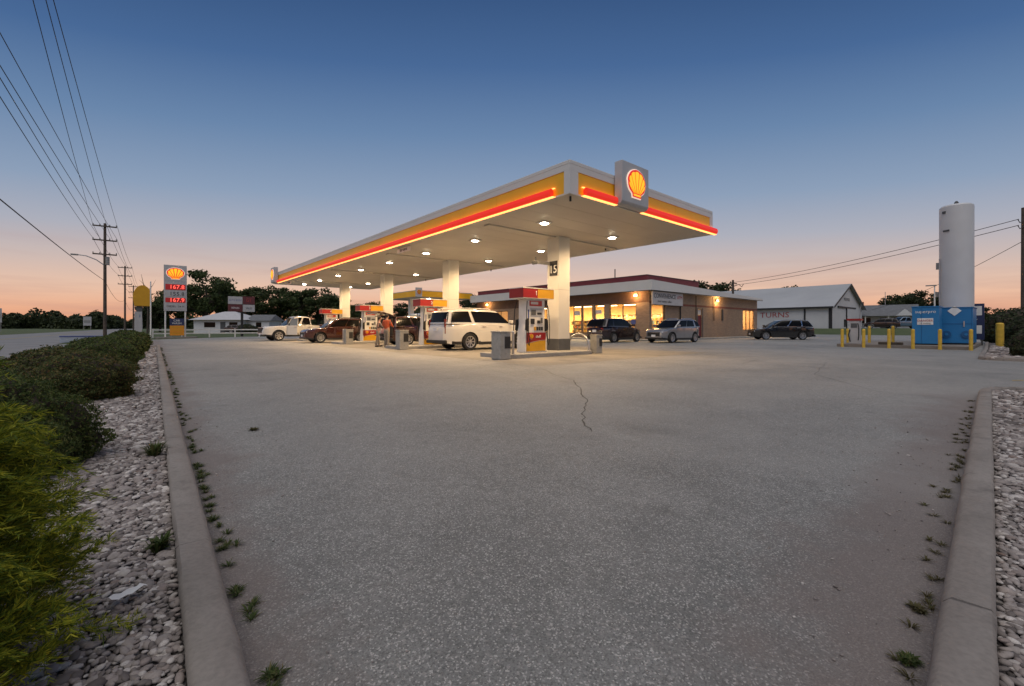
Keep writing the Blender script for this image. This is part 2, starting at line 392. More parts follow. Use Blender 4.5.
def text(s, size, loc, face, mat, parent, name='lettering', ext=.004, align='CENTER', xs=1.0):
    cu = bpy.data.curves.new('txt', 'FONT'); cu.body = s; cu.size = size; cu.extrude = ext; cu.align_x = align; cu.align_y = 'CENTER'
    cu.resolution_u = 2
    t = bpy.data.objects.new('txt', cu); COL.objects.link(t)
    me = bpy.data.meshes.new_from_object(t.evaluated_get(bpy.context.evaluated_depsgraph_get()))
    bpy.data.objects.remove(t)
    me.materials.clear(); me.materials.append(M[mat])
    o = bpy.data.objects.new(name, me); COL.objects.link(o); o.parent = parent; o.location = loc
    o.rotation_euler = {'-Y': (R(90), 0, 0), '-X': (R(90), 0, R(-90)), '+X': (R(90), 0, R(90)), '+Y': (R(90), 0, R(180))}.get(face, face)
    o.scale = (xs, 1, 1)
    return o
def face_fn(face, o):
    """(u right, v up, w out of the face) -> xyz"""
    ox, oy, oz = o
    if face == '-Y': return lambda u, v, w: (ox+u, oy-w, oz+v)
    if face == '-X': return lambda u, v, w: (ox-w, oy-u, oz+v)
    if face == '+X': return lambda u, v, w: (ox+w, oy+u, oz+v)
    return lambda u, v, w: (ox-u, oy+w, oz+v)
def emblem(parent, face, o, rw, rh, lit=True, proud=.03):
    """scallop shell emblem: pale rim, red scallop, seven yellow rays"""
    fn = face_fn(face, o)
    def outline(s, scal):
        pts = []
        for i in range(57):
            a = R(-38+256*i/56)
            rr = s*(1+scal*abs(math.sin((a-R(-38))/R(256)*math.pi*7)))
            pts.append((rw*rr*math.cos(a)*(1 if math.sin(a) > 0 else .97), rh*(rr*math.sin(a)*.92+.02)))
        return pts+[(-rw*.50*s, -rh*.74*s), (-rw*.46*s, -rh*.98*s), (rw*.46*s, -rh*.98*s), (rw*.50*s, -rh*.74*s)]
    sfx = ['logo_lit_white', 'logo_lit_red', 'logo_lit_yellow'] if lit else ['letter_white', 'logo_red', 'pump_yellow']
    e = MB().prism(outline(1.0, .0), fn, 0, proud).build('emblem', sfx[0], parent)
    MB().prism(outline(.935, .015), fn, proud, proud+.015).build('emblem_field', sfx[1], e)
    piv = (0, -rh*.70)
    for i in range(7):
        a0 = R(24+132*i/7+1.8); a1 = R(24+132*(i+1)/7-1.8); am = (a0+a1)/2
        if i in (0, 6): pass
        def edge(a, s):
            # distance from the pivot to the inner outline along a
            dx, dy = math.cos(a), math.sin(a); t = 0.05
            while t < 3 and ((piv[0]+dx*t*rw)/(rw*s))**2+((piv[1]+dy*t*rh)/(rh*.92*s)-.02)**2 < 1: t += .01
            return (piv[0]+dx*t*rw, piv[1]+dy*t*rh)
        p0 = (piv[0]+.10*rw*math.cos(a0)+(i-3)*-.085*rw, piv[1]+.04*rh); p1 = (piv[0]+.10*rw*math.cos(a1)+(i-3)*-.085*rw, piv[1]+.04*rh)
        poly = [p0, edge(a0, .77), edge(am+(a0-am)*.5, .81), edge(am, .825), edge(am+(a1-am)*.5, .81), edge(a1, .77), p1]
        MB().prism(poly, fn, proud+.015, proud+.028).build('emblem_ray', sfx[2], e)
    foot = [(-rw*.34, -rh*.84), (rw*.34, -rh*.84), (rw*.38, -rh*.73), (-rw*.38, -rh*.73)]
    MB().prism(foot, fn, proud+.015, proud+.028).build('emblem_foot', sfx[2], e)
    return e

# ------------------------------------------------------------------ ground, lot, road
def sheet(name, mat, poly, z):
    m = MB(); m.add([(x, y, z) for x, y in poly], [tuple(range(len(poly)))])
    return struct(m.build(name, mat, fix=False))
sheet('ground', 'grass_ground', [(-2500,-2500),(2500,-2500),(2500,2500),(-2500,2500)], -.03)
KX = lambda y: .22+.0245*y          # left kerb line (lot side)
KY = lambda x: .13+.037*x           # right kerb line (lot side)
lot = sheet('parking_lot', 'asphalt', [(KX(-30)-.08,-30),(34,-30),(60,-14),(77,0),(77,44),(70,60),(9,57),(1.6,50),(KX(31.5)-1.3,38),(KX(31.5)-1.3,31.8),(KX(31.6)-.08,31.6)], 0)
sheet('road', 'road_asphalt', [(-17.5,-60),(-6.2,-60),(-6.2+.0245*700,700),(-17.5+.0245*700,700)], -.012)
sheet('paved_shoulder', 'road_asphalt', [(-6.2,-40),(-1.9,-40),(-1.9+.0245*31,31),(.0,38),(1.6,50),(-.5,49),(-3.2,41),(-5.4,37)], -.008)
for k_, xx in enumerate((-12.0, -11.7)):
    o = sheet('road_line', 'line_yellow', [(xx,-50),(xx+.1,-50),(xx+.1+.0245*500,450),(xx+.0245*500,450)], -.006); o.parent = bpy.data.objects['road']
    del o['kind']
pad = sheet('concrete_pad', 'pad_concrete', [(8.6,8.9),(18.6,8.9),(18.6,44.5),(8.6,44.5)], .004)
# sawn joints of the pad and the long crack in front of it
def strip(name, pts, w, z, mat, parent):
    m = MB(); vs = []
    for i, p in enumerate(pts):
        a = Vector(pts[max(i-1, 0)]); b = Vector(pts[min(i+1, len(pts)-1)]); d = (b-a).normalized(); nn = Vector((-d.y, d.x))
        ww = w*(.6+.8*random.random()) if name == 'crack' else w
        if name == 'crack' and i in (0, len(pts)-1): ww *= .25
        vs += [(p[0]+nn.x*ww/2, p[1]+nn.y*ww/2, z), (p[0]-nn.x*ww/2, p[1]-nn.y*ww/2, z)]
    m.add(vs, [(2*i, 2*i+1, 2*i+3, 2*i+2) for i in range(len(pts)-1)])
    o = m.build(name, mat, parent, fix=False); return o
for y in (16.6, 24.8, 33.1): strip('joint', [(8.6, y), (18.6, y)], .025, .0075, 'tar', pad)
for x in (12.0, 15.3): strip('joint', [(x, 8.9), (x, 44.5)], .025, .011, 'tar', pad)
def crack(pts, w, n=5, j=.035):
    out = []
    for (a, b) in zip(pts[:-1], pts[1:]):
        for i in range(n):
            t = i/n; out.append((a[0]+(b[0]-a[0])*t+random.uniform(-j, j), a[1]+(b[1]-a[1])*t+random.uniform(-j, j)))
    out.append(pts[-1]); strip('crack', out, w, .004, 'tar', lot)
crack([(7.25,6.95),(6.9,6.1),(6.06,5.26),(5.2,4.35),(4.52,3.81),(4.1,3.5),(3.63,2.96)], .017)
crack([(8.4,9.9),(8.2,8.4),(7.25,6.95),(8.4,6.6),(9.41,6.76),(11.5,6.3),(13.5,5.5)], .015)
crack([(7.25,6.95),(6.4,7.6),(5.0,8.0),(3.2,9.9),(2.2,12.5)], .010)
crack([(13.5,5.5),(16,5.9),(18,5.2)], .012)
crack([(9.5,1.6),(12,3.2),(16.5,4.1)], .010)
# painted line by the far driveway
o = sheet('painted_line', 'line_yellow', [(13.6,.2),(13.75,.2),(18.6,-3.2),(18.45,-3.2)], .004); o.parent = lot; del o['kind']

# ------------------------------------------------------------------ kerbs, one casting at a time
def kerb(name, path, w, h, seg=1.8, far=40.0):
    """path = lot-side edge, bed on the left of travel; chops it into castings"""
    root = bpy.data.objects.new(name, None); COL.objects.link(root); root['kind'] = 'structure'
    P_ = [Vector(p) for p in path]
    # resample
    pts = [P_[0]]
    for a, b in zip(P_[:-1], P_[1:]):
        L = (b-a).length; n = max(1, round(L/seg))
        for i in range(1, n+1): pts.append(a+(b-a)*(i/n))
    for i in range(len(pts)-1):
        a, b = pts[i], pts[i+1]; d = (b-a).normalized(); nn = Vector((-d.y, d.x)); g = .003
        da = (pts[i]-pts[i-1]).normalized() if i else d; db = (pts[i+2]-pts[i+1]).normalized() if i < len(pts)-2 else d
        na = (nn+Vector((-da.y, da.x))).normalized(); nb = (nn+Vector((-db.y, db.x))).normalized()
        a2 = a+d*g; b2 = b-d*g; j = [random.uniform(-.004, .004) for _ in range(2)]
        prof = [(-.008, -.05), (.004, h*.55), (.012, h-.022), (.032, h), (w-.012, h+.002), (w, h-.012), (w, -.05)]
        NS = max(2, int((b2-a2).length/.12)); vs = []
        for q in range(NS+1):
            t = q/NS; c = a2+(b2-a2)*t; n_ = (na*(1-t)+nb*t).normalized()
            for (o_, z) in prof:
                e = random.uniform(-.003, .003)-(random.uniform(0,.014) if random.random() < .03 and z > .05 else 0)
                if z > .03 and (q in (0, NS)): z -= .005
                vs.append((c.x+n_.x*(o_+e), c.y+n_.y*(o_+e), z+(j[0]*(1-t)+j[1]*t)+e*.7))
        m = MB(); k_ = len(prof)
        m.add(vs, [(q*k_+r, q*k_+r+1, (q+1)*k_+r+1, (q+1)*k_+r) for q in range(NS) for r in range(k_-1)]+[tuple(range(k_)), tuple(range(NS*k_+k_-1, NS*k_-1, -1))])
        m.build('kerb_section', 'kerb_concrete', root, smooth=50)
    return root
KW, KH = .145, .115
kerb('kerb_left', [(KX(y), y) for y in (-3, 8, 20, 31.4)], KW, KH)
arc = lambda cx, cy, r, a0, a1, n: [(cx+r*math.cos(R(a0+(a1-a0)*i/n)), cy+r*math.sin(R(a0+(a1-a0)*i/n))) for i in range(n+1)]
# right island: lot edge runs along +X, then rounds off to -Y
ke = arc(10.3, KY(10.3)-1.0, 1.0, 90, 0, 6)
kerb('kerb_right', list(reversed([(-1.2, KY(-1.2)), (4, KY(4)), (9.2, KY(9.2))]+ke+[(11.3, -8)])), KW, KH)
# second island further along
kerb('kerb_far_island', list(reversed([(21.3,-9), (21.4, .5)]+arc(22.0, .5, .6, 180, 90, 4)+[(29.4, 1.3), (40, 1.7), (52, 2.1)])), KW, KH)
kerb('kerb_road_side', [(-1.9+.0245*y, y) for y in (31, 12, -6)], KW, KH)

# ------------------------------------------------------------------ gravel beds: sheet + pebbles
def bed(name, poly, z): return sheet(name, 'gravel', poly, z)
bedL = bed('gravel_bed_left', [(KX(-3)-.13,-3),(KX(31.4)-.13,31.4),(-1.9+.0245*31+.1,31.2),(-1.9+.0245*-6+.1,-6)], .045)
bedR = bed('gravel_bed_right', [(-1.2, KY(-1.2)-.12), (9.2, KY(9.2)-.12), (10.3, KY(10.3)-.125), (10.85, KY(10.3)-.35),(11.17, KY(10.3)-1.0),(11.17,-8),(-1.2,-8)], .045)
bedF = bed('gravel_bed_far', [(21.5,-9),(21.53,.5),(21.7,.95),(22.1,1.0),(29.4,1.18),(40,1.58),(52,1.98),(52,-9)], .05)
t_ = (1+5**.5)/2
icoV = np.array([(-1,t_,0),(1,t_,0),(-1,-t_,0),(1,-t_,0),(0,-1,t_),(0,1,t_),(0,-1,-t_),(0,1,-t_),(t_,0,-1),(t_,0,1),(-t_,0,-1),(-t_,0,1)])/math.sqrt(1+t_*t_)
icoF = np.array([(0,11,5),(0,5,1),(0,1,7),(0,7,10),(0,10,11),(1,5,9),(5,11,4),(11,10,2),(10,7,6),(7,1,8),(3,9,4),(3,4,2),(3,2,6),(3,6,8),(3,8,9),(4,9,5),(2,4,11),(6,2,10),(8,6,7),(9,8,1)])
def subdiv(V, Fc):
    V = [tuple(v) for v in V]; cache = {}; out = []
    def mid(a, b):
        key = (min(a, b), max(a, b))
        if key not in cache:
            m = (np.array(V[a])+np.array(V[b]))/2; m /= np.linalg.norm(m); V.append(tuple(m)); cache[key] = len(V)-1
        return cache[key]
    for a, b, c in Fc:
        ab, bc, ca = mid(a, b), mid(b, c), mid(c, a); out += [(a,ab,ca),(b,bc,ab),(c,ca,bc),(ab,bc,ca)]
    return np.array(V), np.array(out)
ico2V, ico2F = subdiv(icoV, icoF)
def pebble_xform(n, s0, s1):
    s = rng.uniform(s0, s1, (n,1))*np.exp(rng.normal(0, .34, (n,1)))
    ax = np.concatenate([s*rng.uniform(1.0,1.5,(n,1)), s*rng.uniform(.75,1.0,(n,1)), s*rng.uniform(.42,.65,(n,1))], 1)
    rz = rng.uniform(0, 2*math.pi, n); tx = rng.normal(0, .33, n)
    cz, sz, ct, st = np.cos(rz), np.sin(rz), np.cos(tx), np.sin(tx)
    Rm = np.zeros((n,3,3)); Rm[:,0,0]=cz; Rm[:,0,1]=-sz*ct; Rm[:,0,2]=sz*st; Rm[:,1,0]=sz; Rm[:,1,1]=cz*ct; Rm[:,1,2]=-cz*st; Rm[:,2,1]=st; Rm[:,2,2]=ct
    return ax, Rm
def scatter(pos, s0, s1, V0, F0):
    n = len(pos); ax, Rm = pebble_xform(n, s0, s1)
    W = V0[None]*ax[:,None,:]*(1+rng.normal(0,.07,(n,len(V0),1)))
    W = np.einsum('nij,nkj->nki', Rm, W)+pos[:,None,:]
    Fc = (F0[None]+np.arange(n)[:,None,None]*len(V0)).reshape(-1,3)
    return W.reshape(-1,3), Fc
def jitter(x0, x1, y0, y1, step):
    gx, gy = np.meshgrid(np.arange(x0, x1, step), np.arange(y0, y1, step)); p = np.stack([gx.ravel(), gy.ravel()], 1)
    return p+rng.uniform(-.5, .5, p.shape)*step*1.1
def gravel(parent, inside, near_order, regions):
    """regions: (x0,x1,y0,y1,step,size,geom)"""
    Vs, Fs, off = [], [], 0; best = []
    for (x0,x1,y0,y1,step,sz,fine) in regions:
        for layer in range(2):
            p = jitter(x0,x1,y0,y1,step*(1 if layer == 0 else 1.35)); p = p[inside(p)]
            z = np.full((len(p),1), .05+sz*.28*(1+layer*1.5))+rng.uniform(-.3,.3,(len(p),1))*sz
            pos = np.concatenate([p, z], 1)
            if fine == 2 and layer == 1:
                o = near_order(pos); pick = np.argsort(o)[:150]; best.append((pos[pick], sz)); pos = np.delete(pos, pick, 0)
            V, Fc = scatter(pos, sz*.8, sz*1.2, *((ico2V, ico2F) if fine else (icoV, icoF)))
            Vs.append(V); Fs.append(Fc+off); off += len(V)
    raw_mesh('pebbles', np.concatenate(Vs), np.concatenate(Fs), 'pebble', parent, True, 'stuff')
    protos = []
    for q in range(8):
        V = ico2V*np.array([random.uniform(1.05,1.5), random.uniform(.75,1), random.uniform(.45,.65)])*(1+rng.normal(0,.06,(len(ico2V),1)))
        me = raw_mesh('pebble', V, ico2F, 'loose_pebble', None, True); protos.append(me)
    first = list(protos)
    for pos, sz in best:
        for i, p in enumerate(pos):
            o = first.pop() if first else protos[i % 8].copy()
            if o.name not in COL.objects: COL.objects.link(o)
            o.parent = parent; o.location = p; s = sz*random.uniform(.8,1.25); o.scale = (s,s,s); o.rotation_euler = (random.gauss(0,.3), random.gauss(0,.3), random.uniform(0,6.28))
def camdepth(p): return p[:,0]*.6494+p[:,1]*.7604
inL = lambda p: (p[:,0] < .22+.0245*p[:,1]-.15) & (p[:,0] > -1.75+.0245*p[:,1]) & (camdepth(p) > .75)
def lkey(pos):
    d = camdepth(pos); l = pos[:,0]*.7604-pos[:,1]*.6494; px = 512+440*l/d; py = 327+440*1.05/d
    return np.where((px > 95) & (px < 205) & (py < 690), d, 99)
gravel(bedL, inL, lkey, [(-1.0,.25,.7,3.4,.023,.0115,2), (-1.2,.45,3.4,7,.030,.015,1), (-.9,.6,7,13,.044,.022,0), (-.6,1.0,13,31,.075,.038,0)])
inR = lambda p: (p[:,1] < .13+.037*p[:,0]-.15) & (camdepth(p) > .7) & ((p[:,0] < 10.2) | (p[:,1] < -.6) | ((p[:,0]-10.3)**2+(p[:,1]-KY(10.3)+1)**2 < .72)) & (p[:,0] < 11.15)
def rkey(pos):
    d = camdepth(pos); l = pos[:,0]*.7604-pos[:,1]*.6494; px = 512+440*l/d; py = 327+440*1.05/d
    return np.where((px > 985) & (px < 1024) & (py < 690), d, 99)
gravel(bedR, inR, rkey, [(1.2,4.0,-.45,.25,.025,.0125,2), (4.0,7,-.9,.4,.034,.017,1), (7,11.2,-1.8,.5,.055,.027,0)])
p = jitter(21.6,34,-6,1.4,.16); p = p[(p[:,1] < .95+.022*(p[:,0]-22))]
V, Fc = scatter(np.concatenate([p, np.full((len(p),1), .075)], 1), .05, .075, icoV, icoF); raw_mesh('pebbles', V, Fc, 'pebble', bedF, True, 'stuff')

# ------------------------------------------------------------------ weeds along the kerbs
def weed_blades(centers, nb, h, spread, w):
    n = len(centers)*nb; c = np.repeat(centers, nb, 0)
    a = rng.uniform(0, 2*math.pi, n); ln = rng.uniform(.35, 1, n)*h; lean = rng.uniform(.15, 1.0, n)*spread
    d = np.stack([np.cos(a), np.sin(a), np.zeros(n)], 1); sd = np.stack([-np.sin(a), np.cos(a), np.zeros(n)], 1)
    up = np.array([0,0,1.])
    base = c+d*rng.uniform(0, .3, (n,1))*spread; mid = base+d*(lean*.45)[:,None]+up*(ln*.65)[:,None]; tip = base+d*lean[:,None]+up*(ln*rng.uniform(.55,1.0,n))[:,None]
    ww = (w*rng.uniform(.6,1.3,n))[:,None]
    V = np.stack([base-sd*ww*.5, base+sd*ww*.5, mid+sd*ww*.55, mid-sd*ww*.55, tip], 1).reshape(-1,3)
    i = np.arange(n)[:,None]*5
    F4 = np.concatenate([i, i+1, i+2, i+3], 1); F3 = np.concatenate([i+3, i+2, i+4, i+4], 1)
    tri = np.concatenate([F4[:,[0,1,2]], F4[:,[0,2,3]], F3[:,:3]], 0)
    return V, tri
def weeds(name, cs, label, nb=26, h=.045, spread=.07, w=.006, mat='weed_leaf'):
    V, Fc = weed_blades(np.array(cs), nb, h, spread, w); o = raw_mesh(name, V, Fc, mat)
    return o
cs = []; y = .9
while y < 30:
    if random.random() < .72: cs += [(KX(y)+.03+abs(random.gauss(0,.03)), y+random.uniform(-.05,.05), .0) for _ in range(random.randint(1,4))]
    y += .09+.02*y*random.random()
tag(weeds('weeds', cs, '', 34, .028, .045, .004), 'low green weeds growing along the foot of the left kerb', 'weeds', kind='stuff')
cs = []; x = 1.9
while x < 9.5:
    if random.random() < .8: cs += [(x+random.uniform(-.06,.06), KY(x)+.02+abs(random.gauss(0,.045)), .0) for _ in range(random.randint(1,4))]
    x += .12+.02*x*random.random()
tag(weeds('weeds', cs, '', 24, .022, .042, .0036, mat='dry_leaf'), 'brownish weeds growing along the foot of the right kerb', 'weeds', kind='stuff')
def tuft(name, c, label, nb=90, h=.12, spread=.12, w=.012, mat='weed_leaf', n=3):
    cc = [(c[0]+random.gauss(0,.010), c[1]+random.gauss(0,.010), c[2]) for _ in range(n)]
    o = weeds(name, cc, '', nb, h, spread, w, mat); tag(o, label, 'weed'); return o
tuft('weed', (KX(4.6)-.22, 4.55, .06), 'leafy green weed standing in the gravel beside the left kerb', 46, .14, .11, .010)
tuft('weed', (KX(2.6)-.20, 2.62, .06), 'small weed in the gravel near the foil scrap', 35, .08, .06)
tuft('weed', (KX(1.35)-.2, 1.32, .06), 'weed with reddish leaves at the bottom of the left gravel bed', 40, .06, .06, mat='dry_leaf')
tuft('weed', (1.93, KY(1.93)+.05, 0), 'large dark green weed at the foot of the right kerb in the foreground', 70, .026, .036, .0055)
tuft('weed', (2.3, KY(2.3)+.06, 0), 'spreading green weed by the right kerb next to a kerb crack', 55, .022, .036, .005, mat='dry_leaf')
tuft('weed', (3.9, KY(3.9)-.5, .07), 'lone green weed in the right gravel bed', 50, .07, .07)
tuft('weed', (.95, 5.35, 0.0), 'dry dark weed growing out of the open asphalt', 30, .035, .06, mat='dry_leaf')
p_ = thing('foil_scrap', 'crumpled pale foil scrap lying on the left gravel', 'litter', (KX(2.25)-.3, 2.22, .09), .4)
V = np.array([(x*.055+rng.normal(0,.004), y*.022+rng.normal(0,.003), rng.uniform(0,.014)) for x in np.linspace(-1,1,6) for y in (-1,0,1)])
raw_mesh('foil', V, np.array([(i*3+j, (i+1)*3+j, (i+1)*3+j+1, i*3+j+1) for i in range(5) for j in range(2)]), 'litter', p_)
# loose grit and a few scraps swept against the right kerb
gp = np.stack([rng.uniform(1.7, 7, 260), np.zeros(260), np.full(260,.004)], 1); gp[:,1] = KY(gp[:,0])+.1+np.abs(rng.normal(0,.45,260))
gl = np.stack([np.zeros(120), rng.uniform(1.2, 8, 120), np.full(120,.004)], 1); gl[:,0] = KX(gl[:,1])+.1+np.abs(rng.normal(0,.3,120))
V, Fc = scatter(np.concatenate([gp, gl]), .0025, .0055, icoV, icoF); tag(raw_mesh('grit', V, Fc, 'pebble', None, True), 'loose grit scattered on the asphalt by the kerbs', 'grit', kind='stuff')

# ------------------------------------------------------------------ shrubs
def leaf_quads(pos, nrm, size, asp=.55, tilt=.7):
    n = len(pos); r = rng.normal(0, 1, (n,3)); d = nrm+r*tilt; d /= np.linalg.norm(d,axis=1,keepdims=True)
    q = rng.normal(0,1,(n,3)); a = np.cross(d, q); a /= np.linalg.norm(a,axis=1,keepdims=True); b = np.cross(d, a)
    s = (size*rng.uniform(.6,1.35,n))[:,None]
    V = np.stack([pos-a*s, pos+b*s*asp, pos+a*s, pos-b*s*asp], 1).reshape(-1,3)
    return V, np.arange(n*4).reshape(-1,4)
def lump(d, seed, amp, fr=2.2):
    q = np.zeros(len(d)); rs = np.random.default_rng(seed)
    for o in range(3):
        for _ in range(5):
            w = rs.normal(0, fr*(1.9**o), 3); q += np.sin(d@w+rs.uniform(0,6.28))*amp/(1.7**o)/2.2
    return q
def shrub(name, label, c, rx, ry, h, n, size, mat='boxwood_leaf', seed=1, group='clipped shrubs in the left planting bed', amp=.10, cat='shrub'):
    root = thing(name, label, cat, c, 0, group)
    def dome(d, f):
        up = d[:,2] >= 0; hy = np.sqrt(d[:,0]**2+d[:,1]**2)+1e-6; k_ = np.where(up, 1.0, (1-.13*d[:,2]**2)/hy)
        return np.stack([d[:,0]*k_*f*rx, d[:,1]*k_*f*ry, h*.38+np.where(up, d[:,2]*f*h*.62, d[:,2]*h*.38)], 1)
    d = rng.normal(0,1,(n,3)); d /= np.linalg.norm(d,axis=1,keepdims=True); d = d[d[:,2] > -.97]; n = len(d)
    f = 1+lump(d, seed, amp, 2.6)+lump(d, seed+50, .045, 9.0)
    # spray tufts: leaves gather round many small shoots
    k_ = np.floor(d*13+rng.normal(0,.2,d.shape)); f += .022*np.sin(k_@np.array([12.9,78.2,37.7])); f *= rng.uniform(.93,1.0,n)
    P3 = dome(d, f); dd = P3-np.array([0,0,h*.3]); dd /= np.linalg.norm(dd,axis=1,keepdims=True)
    V, Fc = leaf_quads(P3, dd, size, .5, .6); raw_mesh('foliage', V, Fc, mat, root)
    c3, f3 = subdiv(*subdiv(ico2V, ico2F)); c3 = c3/np.linalg.norm(c3,axis=1,keepdims=True)
    raw_mesh('branch_mass', dome(c3, (1+lump(c3,seed,amp,2.6)+lump(c3,seed+50,.045,9.0))*.91), f3, 'twig', root, True)
    m = MB(); m.cyl((0,0,-.08),(0,0,h*.4),.035,.02,8); m.build('stem','bark',root)
    return root

SH = 'clipped shrubs in the left planting bed'
shrub('rounded_shrub', 'broad dark green rounded shrub, nearest of the row, behind the golden cypress', (-1.0, 4.85, .05), .76, .74, .74, 60000, .011, 'boxwood_leaf', 3, amp=.06)
shrub('rounded_shrub', 'rusty brown topped rounded shrub, second in the row along the left kerb', (-.82, 9.0, .05), .78, .76, .76, 36000, .016, 'rusty_leaf', 5, amp=.06)
shrub('rounded_shrub', 'green rounded shrub, third in the row along the left kerb', (-.64, 13.9, .05), .74, .80, .78, 20000, .022, 'boxwood_leaf', 8, amp=.06)
shrub('rounded_shrub', 'green rounded shrub, fourth in the row along the left kerb', (-.48, 18.8, .05), .74, .80, .82, 12000, .028, 'boxwood_leaf', 12, amp=.06)
shrub('rounded_shrub', 'green rounded shrub, fifth in the row along the left kerb', (-.34, 23.6, .05), .74, .90, .85, 9000, .034, 'boxwood_leaf', 15, amp=.06)
shrub('rounded_shrub', 'small green shrub, farthest of the row by the road pole', (-.22, 28.4, .05), .74, .90, .88, 7000, .04, 'boxwood_leaf', 18, amp=.06)
# golden thread-leaf cypress: drooping sprays of needles
def cypress(c, h, rad, n, label):
    root = thing('golden_cypress', label, 'conifer', c); Vs = []
    def quads(p, t, w, wd): Vs.append(np.stack([p-wd*w, p+wd*w, (p+t)/2+wd*w*1.3, t], 1).reshape(-1,3))
    unit = lambda a: a/(np.linalg.norm(a,axis=-1,keepdims=True)+1e-9)
    for i in range(n):
        z = h*(random.random()**.8); a = random.uniform(0, 2*math.pi); r0 = rad*(1-.72*(z/h)**1.3)*random.uniform(.25,.75)
        o = np.array([math.cos(a)*r0, math.sin(a)*r0, z*.88+.03]); d = unit(np.array([math.cos(a)+random.gauss(0,.35), math.sin(a)+random.gauss(0,.35), random.uniform(.15,1.35)]))
        L = random.uniform(.12,.27); K = 10; t = np.linspace(0,1,K)[:,None]; dr = random.uniform(.05,.5)
        path = o+d*L*t+np.array([0,0,-1])*(t**2)*L*dr+rng.normal(0,.003,(K,3)); tang = unit(np.gradient(path,axis=0)); sd = unit(np.cross(tang, rng.normal(0,.35,(1,3))+np.array([0,0,1.])))
        quads(path[:-1], path[1:], .0016, sd[:-1]); pn = unit(np.cross(tang, sd))
        for sg in (-1,1):
            # branchlets leave both sides, each carrying fine needles
            ln = (L*.42*(1-.55*t))*rng.uniform(.35,1.15,(K,1)); bd = unit(sd*sg*rng.uniform(.5,1.1,(K,1))+tang*rng.uniform(.5,1.2,(K,1))+rng.normal(0,.25,(K,3)))
            for q in np.linspace(.12,1,7):
                bp = path+bd*ln*q+np.array([0,0,-1])*ln*q*q*.35
                for s2 in (-1,1):
                    nd = unit(bd+np.cross(bd, pn)*s2*.7+rng.normal(0,.16,(K,3))); nl = rng.uniform(.014,.030,(K,1)); quads(bp, bp+nd*nl, .0015, unit(np.cross(nd, rng.normal(0,1,(K,3)))))
            quads(path, path+bd*ln+np.array([0,0,-1])*ln*.35, .0009, unit(np.cross(bd, rng.normal(0,1,(K,3)))))
    V = np.concatenate(Vs); raw_mesh('foliage', V, np.arange(len(V)).reshape(-1,4), 'golden_needle', root)
    m = MB(); m.cyl((0,0,-.06),(0,0,h*.85),.03,.008,8)
    for i in range(70):
        a = random.uniform(0,6.28); z = random.uniform(.08,.85)*h; r = rad*(1-.6*z/h)*.7
        m.tube([(0,0,z*.7),(math.cos(a)*r*.6,math.sin(a)*r*.6,z*.9),(math.cos(a)*r,math.sin(a)*r,z)],[.008,.005,.002],5)
    m.build('branches','twig',root); return root
cypress((-.60, 2.0, .05), .90, .58, 1050, 'golden yellow feathery cypress filling the lower left corner')

# ------------------------------------------------------------------ fuel canopy
CX0, CX1, CY0, CY1, CZ0, CZ1 = 9.1, 17.6, 8.2, 42.3, 4.8, 5.74
can = thing('fuel_canopy', 'large flat fuel canopy with yellow fascia, red light tube and four white columns', 'canopy', (0,0,0))
box('deck', 'canopy_white', CX0+.06, CX1-.06, CY0+.06, CY1-.06, CZ0+.05, CZ1-.12, can)
box('roof_cap', 'canopy_white', CX0, CX1, CY0, CY1, CZ1-.11, CZ1, can, .015)
ny = 34; st = (CY1-CY0-.1)/ny
for i in range(ny):
    y0 = CY0+.05+i*st
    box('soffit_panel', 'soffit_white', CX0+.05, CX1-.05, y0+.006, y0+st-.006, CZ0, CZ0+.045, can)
# fascia: white frame, yellow panels set back, red tube, amber light lines
def fascia(face, length, o):
    fn = face_fn(face, o)   # u from 0..length
    def slab(nm, mt, u0, u1, v0, v1, w0, w1): return MB().prism([(u0,v0),(u1,v0),(u1,v1),(u0,v1)], fn, w0, w1).build(nm, mt, can)
    slab('fascia_top', 'canopy_white', 0, length, .66, .828, -.05, -.003)
    slab('fascia_bottom', 'canopy_white', 0, length, 0.0, .035, -.05, -.003)
    slab('corner_panel', 'canopy_white', 0, .36, .036, .659, -.05, -.004); slab('corner_panel', 'canopy_white', length-.22, length, .036, .659, -.05, -.004)
    n = max(2, round((length-.58)/3.1)); L = (length-.58)/n
    for i in range(n): slab('fascia_panel', 'fascia_yellow', .36+i*L+.006, .36+(i+1)*L-.006, .036, .659, -.05, -.022)
    return fn
fl = fascia('-X', CY1-CY0, (CX0, CY1, CZ0)); ff = fascia('-Y', CX1-CX0, (CX0, CY0, CZ0))
fascia('+X', CY1-CY0, (CX1, CY0, CZ0)); fascia('+Y', CX1-CX0, (CX1, CY1, CZ0))
def tube_run(fn, u0, u1):
    m = MB(); pr = [(u0, 0)]
    prof = [(.10+.085*math.cos(R(a))*1.0, .13+.115*math.sin(R(a))) for a in range(0, 360, 30)]
    m.prism(prof, lambda w, v, u: fn(u, v, w), u0, u1); m.build('red_light_tube', 'red_tube', can, smooth=50)
    for v in (.247, .0): MB().prism([(u0-.05,v),(u1+.05,v),(u1+.05,v+.018),(u0-.05,v+.018)], fn, -.001, .05 if v else .11).build('light_line', 'amber_strip', can)
LL = CY1-CY0
n = 6; seg = (LL-.6-1.5)/n
for i in range(n): tube_run(fl, 1.5+i*seg+.004, 1.5+(i+1)*seg-.004)
tube_run(ff, .55, 1.97); tube_run(ff, 3.45, CX1-CX0+.06)
